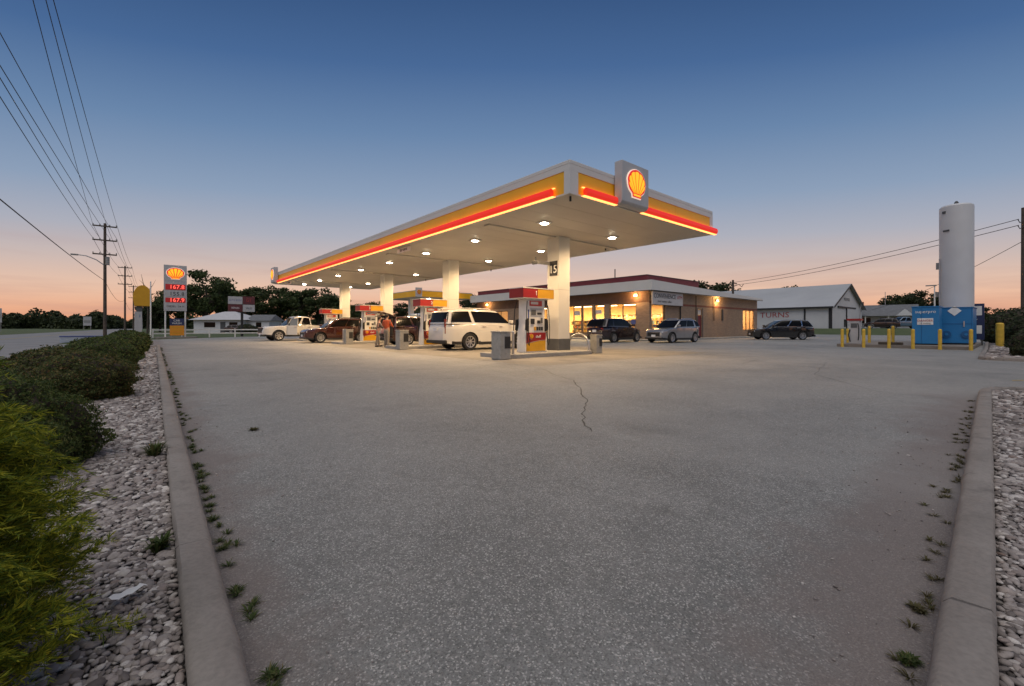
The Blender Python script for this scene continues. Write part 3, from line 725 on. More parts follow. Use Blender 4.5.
# lit emblem boxes
MB().prism([(0,.10),(.06,.03),(.16,0),(.28,0),(.28,1.32),(0,1.32)], lambda w, v, u: (CX0+2.0+u, CY0-.30+w, CZ0+.02+v), 0, 1.42).build('emblem_box', 'sign_grey', can, bevel=.015)
emblem(can, '-Y', (CX0+2.0+.71, CY0-.301, CZ0+.74), .50, .47)
MB().prism([(0,.10),(.06,.03),(.16,0),(.28,0),(.28,1.32),(0,1.32)], lambda w, v, u: (CX0-.30+w, CY1-1.35+u, CZ0+.02+v), 0, 1.3).build('emblem_box', 'sign_grey', can, bevel=.015)
emblem(can, '-X', (CX0-.301, CY1-.70, CZ0+.76), .46, .47)
COLX = 13.35; COLY = [12.65, 20.9, 29.15, 37.3]
for y in COLY:
    c_ = box('column', 'column_white', COLX-.33, COLX+.33, y-.33, y+.33, .15, CZ0-.002, can, .02)
    box('column_base', 'dark_grey', COLX-.345, COLX+.345, y-.345, y+.345, .151, .62, c_, .01)
    box('column_seam', 'mid_grey', COLX-.334, COLX+.334, y-.334, y+.334, 2.62, 2.628, c_)
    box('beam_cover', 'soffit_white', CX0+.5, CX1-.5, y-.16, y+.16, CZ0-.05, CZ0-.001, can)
LX = (10.95, 14.85); LY = [11.06+4.165*i for i in range(8)]
for x in LX:
    for y in LY:
        o = box('downlight', 'canopy_white', x-.2, x+.2, y-.2, y+.2, CZ0-.045, CZ0-.001, can, .01)
        MB().lathe([(.02,CZ0-.078),(.10,CZ0-.074),(.14,CZ0-.06),(.15,CZ0-.046)], 20, (x,y)).build('lens', 'lamp_lens', o, smooth=True)
        ld = bpy.data.lights.new('canopy_lamp', 'SPOT'); ld.energy = 640; ld.color = (1.0,.665,.34); ld.spot_size = R(168); ld.spot_blend = .6; ld.shadow_soft_size = .15
        lo = bpy.data.objects.new('canopy_lamp', ld); COL.objects.link(lo); lo.location = (x,y,CZ0-.16); lo.parent = can
# drain spouts and hooks under the far edge
for (x,y) in ((16.6,12.74),(17.2,22.2),(17.0,30.15),(9.35,8.4)): MB().cyl((x,y,CZ0-.14),(x,y,CZ0-.001),.03,n=8).build('drain_spout','dark_trim',can)
for (y) in (18.7, 38.8):
    sg = thing('hanging_sign', 'small white sign hung under the long canopy edge '+('near the camera side' if y < 20 else 'at its far end'), 'sign', (CX0+.3, y, CZ0))
    box('board','letter_white',-.02,.02,-.62,.62,-.24,-.04,sg); text('SELF SERVE', .15, (-.024,0,-.14), '-X', 'letter_black', sg)
    for q in (-.5,.5): box('bracket','steel',-.01,.01,q-.02,q+.02,-.039,-.002,sg)
sg = thing('security_camera', 'grey camera arm fixed to the nearest canopy column', 'camera', (COLX-.33, 12.85, 3.72))
MB().box(-.85,0,-.05,.05,-.06,.06).build('arm','mid_grey',sg); MB().cyl((-.75,0,-.02),(-.95,0,-.06),.07,.07,12).build('lens_housing','dark_grey',sg); MB().cyl((-.8,0,.06),(-.8,0,.2),.03,n=8).build('knob','dark_grey',sg)
sg = thing('column_number', 'black number plate on the nearest canopy column', 'sign', (COLX-.331, 12.40, 3.50))
fnb = MB().box(-.03,0,-.0,.42,-.30,.30).build('plate','black_plate',sg); text('15', .46, (-.034,.21,-.05), '-X', 'letter_white', sg)

sg = thing('small_yellow_sign', 'small yellow sign sticking out from the nearest canopy column', 'sign', (COLX+.345, 12.7, 3.35)); MB().box(0,.30,-.02,.02,-.22,.18).build('plate','pump_yellow',sg); MB().box(0,.05,-.03,.03,-.26,.22).build('bracket','mid_grey',sg)

# ------------------------------------------------------------------ islands and pumps
def pump(loc, label, number):
    r = thing('fuel_pump', label, 'pump', loc, 0, 'fuel pumps under the canopy')
    # body: side profile flares at the foot, pinched waist
    prof = [(-.55,0),(.55,0),(.56,.30),(.53,.75),(.47,1.05),(.46,1.98),(-.46,1.98),(-.47,1.05),(-.53,.75),(-.56,.30)]
    MB().prism(prof, lambda u,v,w: (u,w,v), -.235, .235).build('cabinet','pump_white',r,bevel=.02)
    for s, fc in ((-1,'-Y'),(1,'+Y')):
        fn = face_fn(fc, (0, s*.236, 0))
        q = lambda nm, mt, u0,u1,v0,v1,w=.012, par=r: MB().prism([(u0,v0),(u1,v0),(u1,v1),(u0,v1)], fn, 0, w).build(nm, mt, par)
        lp = MB().prism([(-.50,.34),(-.50,.74),(.50,.74),(.50,.46),(.2,.45),(-.1,.41)], fn, 0, .014).build('red_panel','pump_red',r)
        MB().prism([(-.50,.04),(.50,.04),(.50,.44),(.2,.43),(-.1,.39),(-.50,.32)], fn, 0, .010).build('yellow_panel','pump_yellow',r)
        q('screen_panel','sign_grey',-.30,.34,1.36,1.66)
        q('display','letter_black',.05,.28,1.42,1.50,.018); q('display','dark_grey',-.26,-.02,1.40,1.60,.018)
        q('poster','poster_red',-.34,.30,1.74,1.94); q('poster_text','poster_white',-.28,.10,1.80,1.90,.016)
        q('card_reader','dark_trim',-.28,-.10,1.06,1.26,.03); q('keypad','black_plate',.06,.20,1.08,1.20,.03); q('receipt_slot','dark_grey',.24,.32,1.10,1.30,.03)
        q('sticker','poster_blue',-.42,-.36,1.25,1.6,.006)
        for i, x in enumerate((-.06,.06,.18,.30)): q('grade_button','letter_black' if i else 'pump_yellow',x-.045,x+.035,.82,.96,.03)
        text('shell', .15, (0.10*(1 if s<0 else -1), s*.256, .59), fc, 'letter_white', r)
        emblem(r, fc, (-.26*(1 if s<0 else -1), s*.252, .60), .11, .11, False, .004)
        # nozzle boots and hoses at both ends
        for e in (-1,1):
            MB().prism([(e*.44,.78),(e*.57,.84),(e*.55,1.22),(e*.44,1.28)], fn, .0, .09).build('nozzle_boot','black_rubber',r,bevel=.01)
            MB().tube([fn(e*.50,1.92,.05),fn(e*.57,1.6,.10),fn(e*.60,.9,.13),fn(e*.57,.42,.15),fn(e*.5,.26,.16),fn(e*.46,.42,.15),fn(e*.50,.86,.10)],.017,6).build('hose','black_rubber',r,smooth=True)
    # two-colour topper
    t = MB().box(-.52,.52,-.26,.26,1.985,2.02).build('topper_deck','pump_white',r)
    MB().box(-.80,-.06,-.40,.40,2.03,2.38).build('topper_red','pump_red',r,bevel=.012)
    MB().box(-.058,.80,-.40,.40,2.03,2.38).build('topper_yellow','pump_yellow',r,bevel=.012)
    MB().box(-.81,.81,-.41,.41,2.381,2.41).build('topper_trim','pump_white',r); MB().box(-.81,.81,-.41,.41,2.0205,2.0295).build('topper_base','pump_white',r)
    text(str(number), .24, (-.14,-.405,2.205), '-Y', 'letter_white', r); text(str(number), .24, (.14,.405,2.205), '+Y', 'letter_white', r)
    pass
    return r
def bin_(name, loc, label, h=.9, w=.48):
    r = thing(name, label, 'waste bin', loc, 0, 'concrete bins at the pump islands')
    b = MB(); a = w/2
    b.prism([(-a,-a),(a,-a),(a,a),(-a,a)], lambda u,v,z: (u,v,z), 0, h); b.build('body','bin_concrete',r,bevel=.03)
    MB().box(-a-.012,a+.012,-a-.012,a+.012,h+.001,h+.05).build('lid','bin_concrete',r,bevel=.012)
    box('window','dark_trim',-a*.15,a*.85,-a-.012,-a+.01,h*.42,h*.86,r); box('window_frame','mid_grey',-a*.2,a*.9,-a-.006,-a+.01,h*.4,h*.89,r)
    return r
pnames = ('nearest the camera, numbered 1', 'behind the white SUV', 'behind the two people', 'farthest from the camera')
for i, y in enumerate(COLY):
    wh = ('nearest the camera','second from the camera','third from the camera','farthest from the camera')[i]
    rt = thing('pump_island', 'raised concrete pump island, '+wh, 'island', (0,0,0), 0, 'pump islands')
    pl = [(9.75,y-1.1),(10.0,y-1.22),(14.0,y-1.22),(14.3,y-.9),(14.3,y+.5),(14.0,y+.75),(10.0,y+.75),(9.75,y+.6)]
    MB().prism(pl, lambda u,v,z: (u,v,z), -.02, .15).build('slab','island_concrete',rt,bevel=.02)
    pump(((11.5,11.85,11.95,12.1)[i], y-.35, .15), 'red and yellow topped white fuel pump, '+pnames[i], i+1 if i else 1)
    bin_('waste_bin', ((9.36,9.85,10.25,10.5)[i], y-1.12, .0075), 'grey square bin with dark window, pump island '+wh, .90, .48)
    if i == 0:
        bin_('waste_bin', (14.62, y-.95, .0075), 'tan block bin beside the steel hoop', .72, .36)
    # bent pipe guards
    for gx, gy, lab in (((14.12, y-.42, 'steel hoop guard at the right end of the island with the tan bin'),) if i == 0 else ()):
        g = thing('hoop_guard', lab, 'guard', (gx, gy, .15))
        pts = [(0,-.55,0),(0,-.55,.18)]+[(0,-.55*math.cos(R(a)), .18+.48*math.sin(R(a))) for a in range(15,180,15)]+[(0,.55,.18),(0,.55,0)]
        MB().tube(pts,.045,10).build('pipe','steel',g,smooth=True)
        for e in (-.55,.55): MB().cyl((0,e,0),(0,e,.02),.08,n=12).build('flange','steel',g)
    po = thing('guard_post', 'short pipe post between bin and pump on the island '+wh, 'post', (9.98, y-1.02, .15), 0, 'guard posts'); MB().cyl((0,0,-.01),(0,0,.78),.05,n=12).build('pipe','steel',po,smooth=True); MB().lathe([(.05,.78),(.035,.81),(.005,.82)],12).build('cap','steel',po,smooth=True)

# ------------------------------------------------------------------ store
SX, SY, SX1, SY1, SZ = 31.5, 19.8, 53.3, 43.5, 4.05
st_ = thing('store', 'long tan brick convenience store with white fascia and burgundy parapet', 'building', (0,0,0))
def wall(nm, face, o, length, height, holes, mat, th=.25, parent=st_):
    """brick wall with rectangular openings (u0,u1,v0,v1)"""
    fn = face_fn(face, o); us = sorted({0, length, *[h[0] for h in holes], *[h[1] for h in holes]}); vs = sorted({0, height, *[h[2] for h in holes], *[h[3] for h in holes]})
    m = MB()
    for ua, ub in zip(us[:-1], us[1:]):
        for va, vb in zip(vs[:-1], vs[1:]):
            uc, vc = (ua+ub)/2, (va+vb)/2
            if any(h[0] < uc < h[1] and h[2] < vc < h[3] for h in holes): continue
            # outer, inner faces; reveals towards openings/ends
            m.add([fn(ua,va,0),fn(ub,va,0),fn(ub,vb,0),fn(ua,vb,0)], [(0,1,2,3)]); m.add([fn(ua,va,-th),fn(ub,va,-th),fn(ub,vb,-th),fn(ua,vb,-th)], [(3,2,1,0)])
    def rev(u0,v0,u1,v1): m.add([fn(u0,v0,0),fn(u1,v1,0),fn(u1,v1,-th),fn(u0,v0,-th)], [(0,1,2,3)])
    for h in list(holes):
        rev(h[0],h[2],h[1],h[2]); rev(h[1],h[2],h[1],h[3]); rev(h[1],h[3],h[0],h[3]); rev(h[0],h[3],h[0],h[2])
    return m.build(nm, mat, parent, fix=False), fn
# front wall faces -X, u runs from SY1 (left in view) to SY
U = lambda y: SY1-y
fh = [(U(28.9),U(26.95),.5,3.1),(U(26.85),U(25.65),.5,3.1),(U(25.42),U(24.3),.12,3.1),(U(23.75),U(21.05),.5,3.1),(U(35.5),U(30.2),.5,3.1),(U(41.4),U(37.6),.7,2.9)]
wf, fnf = wall('front_wall','-X',(SX,SY1,0),SY1-SY,SZ,fh,'brick')
sh = [(.3,2.35,.5,3.0),(8.0,8.9,.12,2.75),(18.0,20.9,.75,2.95)]
ws, fns = wall('side_wall','-Y',(SX,SY,0),SX1-SX,SZ,sh,'brick')
wall('back_wall','+X',(SX1,SY,0),SY1-SY,SZ,[],'brick'); wall('far_wall','+Y',(SX1,SY1,0),SX1-SX,SZ,[],'brick')
def slabf(fn, nm, mt, u0,u1,v0,v1,w0,w1, par=st_): return MB().prism([(u0,v0),(u1,v0),(u1,v1),(u0,v1)], fn, w0, w1).build(nm, mt, par)
slabf(fnf,'upper_band','brick_upper',.02,SY1-SY-.0,3.14,SZ-.01,.003,.02); slabf(fns,'brick_band','brick_band',5.0,SX1-SX,2.96,3.12,.003,.018)
slabf(fns,'brick_band','brick_band',-.02,4.7,3.05,3.2,.003,.018)
def window(fn, h, mull, par=st_):
    u0,u1,v0,v1 = h
    w = MB()
    for (a,b,c,d) in ((u0,u1,v0,v0+.07),(u0,u1,v1-.07,v1),(u0,u0+.07,v0+.07,v1-.07),(u1-.07,u1,v0+.07,v1-.07)): w.prism([(a,c),(b,c),(b,d),(a,d)], fn, -.14, -.05)
    for q in range(1,mull): c = u0+(u1-u0)*q/mull; w.prism([(c-.035,v0+.07),(c+.035,v0+.07),(c+.035,v1-.07),(c-.035,v1-.07)], fn, -.14, -.05)
    f = w.build('window','frame_bronze',par)
    for q in range(mull):
        a = u0+(u1-u0)*q/mull+.04; b = u0+(u1-u0)*(q+1)/mull-.04
        MB().prism([(a,v0+.05),(b,v0+.05),(b,v1-.05),(a,v1-.05)], fn, -.102, -.094).build('pane','pane_glass',f)
    return f
for h, m_ in zip(fh, (2,1,1,2,4,3)): window(fnf, h, m_)
window(fns, sh[0], 1); window(fns, sh[2], 3)
for h in (fh[0],fh[3],fh[4]): slabf(fnf,'sill','kerb_concrete',h[0]-.05,h[1]+.05,h[2]-.06,h[2]-.005,-.2,.05)
# side door with transom, vents, pipes
d_ = slabf(fns,'side_door','burgundy',8.03,8.87,.13,2.2,-.16,-.11); slabf(fns,'handle','steel',8.12,8.18,1.05,1.2,-.109,-.06,d_); slabf(fns,'transom','poster_white',8.03,8.87,2.24,2.72,-.16,-.12); slabf(fns,'door_frame','dark_grey',7.9,7.995,.12,2.85,-.1,.03); slabf(fns,'door_frame','dark_grey',8.905,9.0,.12,2.85,-.1,.03)
slabf(fns,'wall_vent','dark_trim',12.85,13.15,1.75,2.85,.002,.06)
for u, v0, v1 in ((4.75,.1,3.95),(7.55,.1,3.95),(11.1,1.7,3.95)): MB().tube([fns(u,v0,.08),fns(u,v1,.08)],.06 if u < 5 else .035,8).build('downpipe','dark_trim',st_)
# fascia and parapet
m = MB(); ov = .55
def ring(z, o_, dz_back=0): return [(SX-o_,SY-o_,z),(SX1+.1,SY-o_,z-dz_back),(SX1+.1,SY1+o_,z-dz_back),(SX-o_,SY1+o_,z)]
a = ring(SZ,ov); b = ring(4.86,ov,.62)
m.add(a+b, [(0,1,5,4),(1,2,6,5),(2,3,7,6),(3,0,4,7),(4,5,6,7),(3,2,1,0)]); m.build('fascia','canopy_white',st_)
m = MB(); m.add([(SX-ov-.006,SY-ov-.006,SZ-.10),(SX1+.1,SY-ov-.006,SZ-.10),(SX1+.1,SY-ov+.06,SZ-.10),(SX-ov+.06,SY-ov+.06,SZ-.10)],[(0,1,2,3)])
box('fascia_drip','dark_trim',SX-ov-.004,SX1+.1,SY-ov-.004,SY-ov+.05,SZ-.05,SZ-.001,st_); box('fascia_drip','dark_trim',SX-ov-.004,SX-ov+.05,SY-ov+.052,SY1+ov,SZ-.05,SZ-.001,st_)
MB().box(SX+.05,SX+8.7,SY+.25,SY1-.2,4.72,5.34).build('parapet','burgundy',st_)
box('parapet_cap','dark_grey',SX,SX+8.75,SY+.2,SY1-.15,5.345,5.38,st_)
for (x,y,r_,h0,h1) in ((34,25,.05,5.38,6.5),(36.5,21.8,.16,5.38,5.75),(45,22.6,.12,4.3,4.9)): MB().cyl((x,y,h0-.2),(x,y,h1),r_,n=10).build('roof_vent','dark_grey',st_)
sg = thing('store_sign', 'long white sign board under the store corner fascia', 'sign', (SX, SY-.30, 0))
MB().box(-.1,4.65,-.06,.06,2.92,3.98).build('board','sign_white',sg,bevel=.01)
MB().box(-.12,4.67,.0,.05,2.88,2.915).build('frame','dark_trim',sg)
text('CONVENIENCE', .52, (1.75,-.07,3.62), '-Y', 'letter_black', sg, xs=.95); text('food  variety  coffee', .26, (1.7,-.07,3.2), '-Y', 'dark_grey', sg); text('ATM', .42, (4.1,-.07,3.6), '-Y', 'letter_red', sg)
for q in (.5,4.0): MB().box(q,q+.06,.06,.30,3.6,3.7).build('bracket','dark_trim',sg)
def wall_lamp(loc, face, label, en=150):
    r = thing('wall_lamp', label, 'lamp', loc); fn = face_fn(face,(0,0,0))
    MB().prism([(-.14,-.1),(.14,-.1),(.14,.14),(-.14,.14)], fn, .003, .12).build('housing','dark_grey',r); MB().prism([(-.15,-.13),(.15,-.13),(.15,.02),(-.15,.02)], fn, .121, .2).build('lens','wall_lamp_lens',r,bevel=.02)
    ld = bpy.data.lights.new('wall_lamp_light','POINT'); ld.energy = en; ld.color = (1.0,.55,.20); ld.shadow_soft_size = .1
    lo = bpy.data.objects.new('wall_lamp_light', ld); COL.objects.link(lo); lo.parent = r; lo.location = fn(0,-.08,.45)
wall_lamp((SX,21.0,3.75),'-X','amber wall lamp on the store front near its corner'); wall_lamp((SX+11.7,SY,3.72),'-Y','amber wall lamp on the store side wall'); wall_lamp((SX,41.2,3.75),'-X','amber wall lamp at the far left end of the store front')
# lit interior
box('interior_floor','store_floor',SX+.26,SX1-.3,SY+.26,SY1-.26,.10,.14,st_); box('interior_ceiling','store_wall',SX+.26,SX1-.3,SY+.26,SY1-.26,3.4,3.45,st_); box('interior_wall','store_wall',SX+9,SX+9.1,SY+.26,SY1-.26,.14,3.4,st_)
box('interior_wall','store_wall',SX+17.0,SX+17.1,SY+.26,SY+6,.14,3.4,st_); box('interior_wall','store_wall',SX+17.12,SX1-.3,SY+3,SY+3.1,.14,3.4,st_)
for x in (SX+1.6,SX+4.2,SX+7):
    for y in np.arange(SY+1.5,SY1-1,3.4): box('ceiling_light','store_tube',x-.1,x+.1,y,y+2.4,3.34,3.395,st_)
box('ceiling_light','store_tube',SX+18,SX+20.5,SY+1.2,SY+1.6,3.34,3.395,st_)
def area(par, loc, sx, sy, en, col):
    ld = bpy.data.lights.new('store_light','AREA'); ld.shape = 'RECTANGLE'; ld.size = sx; ld.size_y = sy; ld.energy = en; ld.color = col
    lo = bpy.data.objects.new('store_light', ld); COL.objects.link(lo); lo.location = loc; lo.parent = par
area(st_, (SX+4,SY+5,3.3), 6, 8, 2300, (1.0,.66,.29)); area(st_, (SX+4,SY+15,3.3), 6, 12, 2600, (1.0,.66,.29)); area(st_, (SX+19.2,SY+1.6,3.3), 3, 2, 700, (1.0,.60,.25))
for i, (x, y0, y1, h) in enumerate(((SX+1.9,20.7,23.9,1.55),(SX+1.9,25.7,29.6,1.6),(SX+4.4,20.7,29.6,1.9),(SX+7.5,20.2,30,2.3),(SX+2.2,30.4,36,1.6),(SX+2.4,37.4,42,1.6),(SX+18.6,SY+1.3,SY+2.6,1.8))):
    r = thing('shelf_rack', 'stocked store shelf seen through '+('the right front windows','the middle front windows','the front windows in the second row','the front windows along the back','the front windows behind the nearest pump','the far left windows','the lit rear side window')[i], 'shelf', (x,0,.14))
    m = MB(); m.box(-.02,.02,y0,y1,0,h)
    for z in np.arange(.1,h,.36): m.box(-.34,-.02,y0,y1,z,z+.03); m.box(.02,.34,y0,y1,z,z+.03)
    m.build('frame','store_shelf',r)
    g = MB()
    for z in np.arange(.135,h-.2,.36):
        y = y0+.03
        while y < y1-.2:
            w_ = random.uniform(.1,.3); hh = random.uniform(.14,.30)
            if random.random() < .9: g.box(-.32,-.06,y,y+w_-.02,z,z+hh)
            y += w_
    g.build('goods','goods',r)['kind'] = 'stuff'
# window posters and a lit cooler
for (y,z,w_,h_,mt) in ((21.35,1.55,.5,.42,'poster_blue'),(24.0,2.6,.6,.35,'poster_red'),(27.5,2.4,.7,.4,'poster_white'),(25.0,2.45,.7,.35,'poster_white')):
    box('window_poster',mt,SX+.085,SX+.09,y-w_/2,y+w_/2,z-h_/2,z+h_/2,st_)
ic = thing('ice_chest','tall lit white cooler in front of the store wall, right of the nearest column','cooler',(SX-.42,29.35,.13))
MB().box(-.38,.38,-.55,.55,0,2.0).build('cabinet','white_paint',ic,bevel=.02)
for z in (.25,.78,1.31): box('lit_shelf','fridge_white',-.40,-.385,-.42,.42,z,z+.36,ic)
sw = MB().box(SX-1.5,SX-.001,SY-1.3,SY1+.5,-.02,.12).box(SX,SX1,SY-1.3,SY-.001,-.02,.12).build('store_walkway','island_concrete'); struct(sw)

# ------------------------------------------------------------------ vehicles
def interp(tab, x):
    if x <= tab[0][0]: return tab[0][1]
    for (a, b), (c, d) in zip(tab[:-1], tab[1:]):
        if x <= c: return b+(d-b)*(x-a)/(c-a) if c > a else d
    return tab[-1][1]
def wheel(par, x, y, r, w, s, rim='alloy', spokes=10):
    def ring(prof, n=28):
        vs = []; m = len(prof)
        for rr, yy in prof:
            for j in range(n):
                a = 2*math.pi*j/n; vs.append((rr*math.cos(a), s*yy, rr*math.sin(a)))
        return vs, [(i*n+j, i*n+(j+1) % n, (i+1)*n+(j+1) % n, (i+1)*n+j) for i in range(m-1) for j in range(n)], n, m
    vs, fs, n, m_ = ring([(r*.66,-w/2),(r*.93,-w/2),(r,-w*.36),(r,w*.36),(r*.94,w*.5),(r*.70,w*.5),(r*.67,w*.42)])
    t = MB().add(vs, fs).build('wheel','black_rubber',par,smooth=True); t.location = (x,y,r)
    vs, fs, n, m_ = ring([(r*.665,w*.44),(r*.66,w*.30),(r*.60,w*.26),(r*.58,-w*.3),(r*.1,-w*.3)])
    MB().add(vs, fs).build('rim_barrel','dark_grey',t,smooth=True)
    k_ = MB(); vs, fs, n, m_ = ring([(r*.69,w*.43),(r*.68,w*.5),(r*.59,w*.47),(r*.58,w*.30)]); k_.add(vs, fs)
    for i in range(spokes):
        a = 2*math.pi*i/spokes; ca, sa = math.cos(a), math.sin(a); hw_ = r*(.055 if spokes > 6 else .10)
        pts = []
        for rr, yy in ((r*.10,w*.40),(r*.62,w*.46)):
            for q in (-1,1):
                for dy in (0,-.03): pts.append((rr*ca-q*hw_*sa, s*(yy+dy), rr*sa+q*hw_*ca))
        k_.add(pts, [(0,2,6,4),(1,5,7,3),(0,4,5,1),(2,3,7,6),(4,6,7,5),(0,1,3,2)])
    vs = [(r*.15*math.cos(2*math.pi*j/12), s*w*.45, r*.15*math.sin(2*math.pi*j/12)) for j in range(12)]+[(r*.15*math.cos(2*math.pi*j/12), s*w*.3, r*.15*math.sin(2*math.pi*j/12)) for j in range(12)]
    k_.add(vs, [tuple(range(12))]+[(j,(j+1)%12,12+(j+1)%12,12+j) for j in range(12)]); k_.build('rim',rim,t)
    return t
def car(name, label, loc, hd, S, paint, group=None, cat='car', extras=()):
    """local +x forward, +y left. S = dict of proportions"""
    r = thing(name, label, cat, loc, R(hd), group)
    L, W, H, belt = S['L'], S['W'], S['H'], S['belt']; hL = L/2; wr = S.get('wr', .36); xf_, xr_ = S['xf'], S['xr']; clr = S.get('clr', .24); ra = wr+.075
    top = [(x*hL, z) for x, z in S['top']]
    def zb(x):
        z = clr+.10*max(0, (abs(x)/hL-.82)/.18)
        for xw in (xf_, xr_):
            d = abs(x-xw)
            if d < ra: z = max(z, wr+math.sqrt(ra*ra-d*d)*.98)
        return z
    pe = S.get('plan', 5.0)
    def plan(x): return max(.55, (1-min(1,abs(x)/hL)**pe*.30-.06*(abs(x)/hL)**2))
    def side(z): t = (z-clr)/(belt-clr); return .955+.045*math.sin(min(1,max(0,t)*1.15)*math.pi*.62) if t < 1.2 else .93
    def wid(x, z): return W/2*plan(x)*side(z)
    xs = sorted(set([-hL,-hL*.995,-hL*.98,-hL*.95,hL*.95,hL*.98,hL*.995,hL]+[round(-hL+L*i/30,4) for i in range(31)]+[round(xw+ra*math.cos(R(a)),4) for xw in (xf_,xr_) for a in range(0,181,12)]+[round(xw+s*(ra+.004),4) for xw in (xf_,xr_) for s in (-1,1)]+[a for a,b in top]))
    m = MB(); rings = []
    trim = S.get('trim', .0)
    for x in xs:
        b0 = zb(x); t0 = interp(top, x); b0 = min(b0, t0-.06); cr = .02
        zs = [b0, b0+.001]+[b0+(t0-b0)*f for f in (.16,.34,.55,.75,.88)]+[t0-.012]
        pts = [(0,b0)]+[(wid(x,b0)*.86,b0)]+[(wid(x,z),z) for z in zs[1:7]]+[(wid(x,t0)*.965,t0-.004),(wid(x,t0)*.80,t0+cr*.6),(0,t0+cr)]
        rings.append([(x,y,z) for y,z in pts]+[(x,-y,z) for y,z in pts[-2:0:-1]])
    n = len(rings[0])
    for i in range(len(rings)-1):
        for j in range(n):
            q = [rings[i][j],rings[i][(j+1)%n],rings[i+1][(j+1)%n],rings[i+1][j]]
            zc = sum(p[2] for p in q)/4; under = j in (0, n-1) or j in (1, n-2)
            m.cur = 1 if (under or zc < trim) else 0
            m.add(q, [(0,1,2,3)])
    m.cur = 1; m.add(rings[0], [tuple(range(n))]) if False else None
    m.cur = 0; m.add(rings[0], [tuple(range(n-1,-1,-1))]); m.add(rings[-1], [tuple(range(n))])
    bo = m.build('body', [paint,'dark_trim'], r, fix=False)
    bm = bmesh.new(); bm.from_mesh(bo.data); bmesh.ops.remove_doubles(bm, verts=bm.verts, dist=.0005); bmesh.ops.recalc_face_normals(bm, faces=bm.faces); bm.to_mesh(bo.data); bm.free()
    bo.data.polygons.foreach_set('use_smooth', [True]*len(bo.data.polygons)); bo.data.set_sharp_from_angle(angle=R(40))
    # cabin
    g = S['cab']; gr0, gf0, gr1, gf1 = [v*hL for v in g]; wb_, wt_ = W/2*.935, W/2*S.get('wt', .77); zr = H; ne = 9.0
    def lv(v):
        e = v**1.25
        return gr0+(gr1-gr0)*v, gf0+(gf1-gf0)*v, wb_+(wt_-wb_)*e, belt-.03+(zr-belt+.03)*v
    def adj(x, v, z):
        """arched roof line and a belt that rises a little to the rear"""
        a0, a1, hw, _ = lv(v); q = (x-(a0+a1)/2-.12)/((a1-a0)/2); return z-S.get('arch',.085)*v*max(0,abs(q)-.15)**1.7-.03*q*(1-v)
    m = MB(); N = 44; levels = [(0,0),(.25,0),(.5,0),(.75,0),(.90,.0),(.955,.02),(.985,.06),(1.0,.13)]; vs = []
    for v, ins in levels:
        a0, a1, hw, z = lv(v); c, a = (a0+a1)/2, (a1-a0)/2-ins
        for j in range(N):
            t = 2*math.pi*(j+.5)/N; ct, s_ = math.cos(t), math.sin(t)
            xx = c+a*math.copysign(abs(ct)**(2/ne),ct); vs.append((xx, (hw-ins)*math.copysign(abs(s_)**(2/ne),s_), adj(xx,v,z)))
    fs = [(i*N+j,i*N+(j+1)%N,(i+1)*N+(j+1)%N,(i+1)*N+j) for i in range(len(levels)-1) for j in range(N)]+[tuple(range((len(levels)-1)*N,len(levels)*N))]
    cb = m.add(vs, fs).build('cabin', S.get('cabpaint', paint), r, smooth=40)
    glass = S.get('glass','car_glass')
    def endglass(nm, front, v0=.12, v1=.90):
        vs = []; K = 9; rows = 4
        for i in range(rows):
            v = v0+(v1-v0)*i/(rows-1); a0, a1, hw, z = lv(v); c, a = (a0+a1)/2, (a1-a0)/2
            for j in range(K):
                y = hw*(-.86+1.72*j/(K-1)); x = a*(1-min(.999,abs(y/hw))**ne)**(1/ne)+.012
                xx = c+x if front else c-x; vs.append((xx, y, adj(xx,v,z)+.004))
        return MB().add(vs, [(i*K+j,i*K+j+1,(i+1)*K+j+1,(i+1)*K+j) for i in range(rows-1) for j in range(K-1)]).build(nm, glass, r, smooth=True)
    if not S.get('nofrontglass'): endglass('windshield', True, .06, .93)
    if not S.get('openhatch'): endglass('rear_window', False, .12, .86)
    def sidegl(t0, t1, s, v0=.13, v1=.86, mf=.10, mr=.10, nm='side_window', par=None, off=.007):
        vs = []
        for i in range(5):
            v = v0+(v1-v0)*i/4; a0, a1, hw, z = lv(v); a0 += mr; a1 -= mf
            for j in range(5):
                x = a0+(a1-a0)*(t0+(t1-t0)*j/4); vs.append((x, s*(hw+off), adj(x,v,z)))
        return MB().add(vs, [(i*5+j,i*5+j+1,(i+1)*5+j+1,(i+1)*5+j) for i in range(4) for j in range(4)]).build(nm, glass, r)
    for (t0, t1) in S['side']:
        for s in (-1,1): sidegl(t0, t1, s)
    if S.get('chromeline'):
        for s in (-1,1):
            a0, a1, hw, z = lv(.10); MB().box(a0+.12,a1-.1,min(s*(hw+.004),s*(hw+.018)),max(s*(hw+.004),s*(hw+.018)),z-.012,z+.016).build('window_trim','chrome',r)
            for t in S['chromeline']:
                p0 = lv(.12); p1 = lv(.86); x0 = p0[0]+.1+(p0[1]-p0[0]-.2)*t; x1 = p1[0]+.1+(p1[1]-p1[0]-.2)*t
                MB().add([(x0-.045,s*(p0[2]+.011),p0[3]),(x0+.045,s*(p0[2]+.011),p0[3]),(x1+.045,s*(p1[2]+.011),p1[3]),(x1-.045,s*(p1[2]+.011),p1[3])],[(0,1,2,3)]).build('pillar_trim','chrome',r)
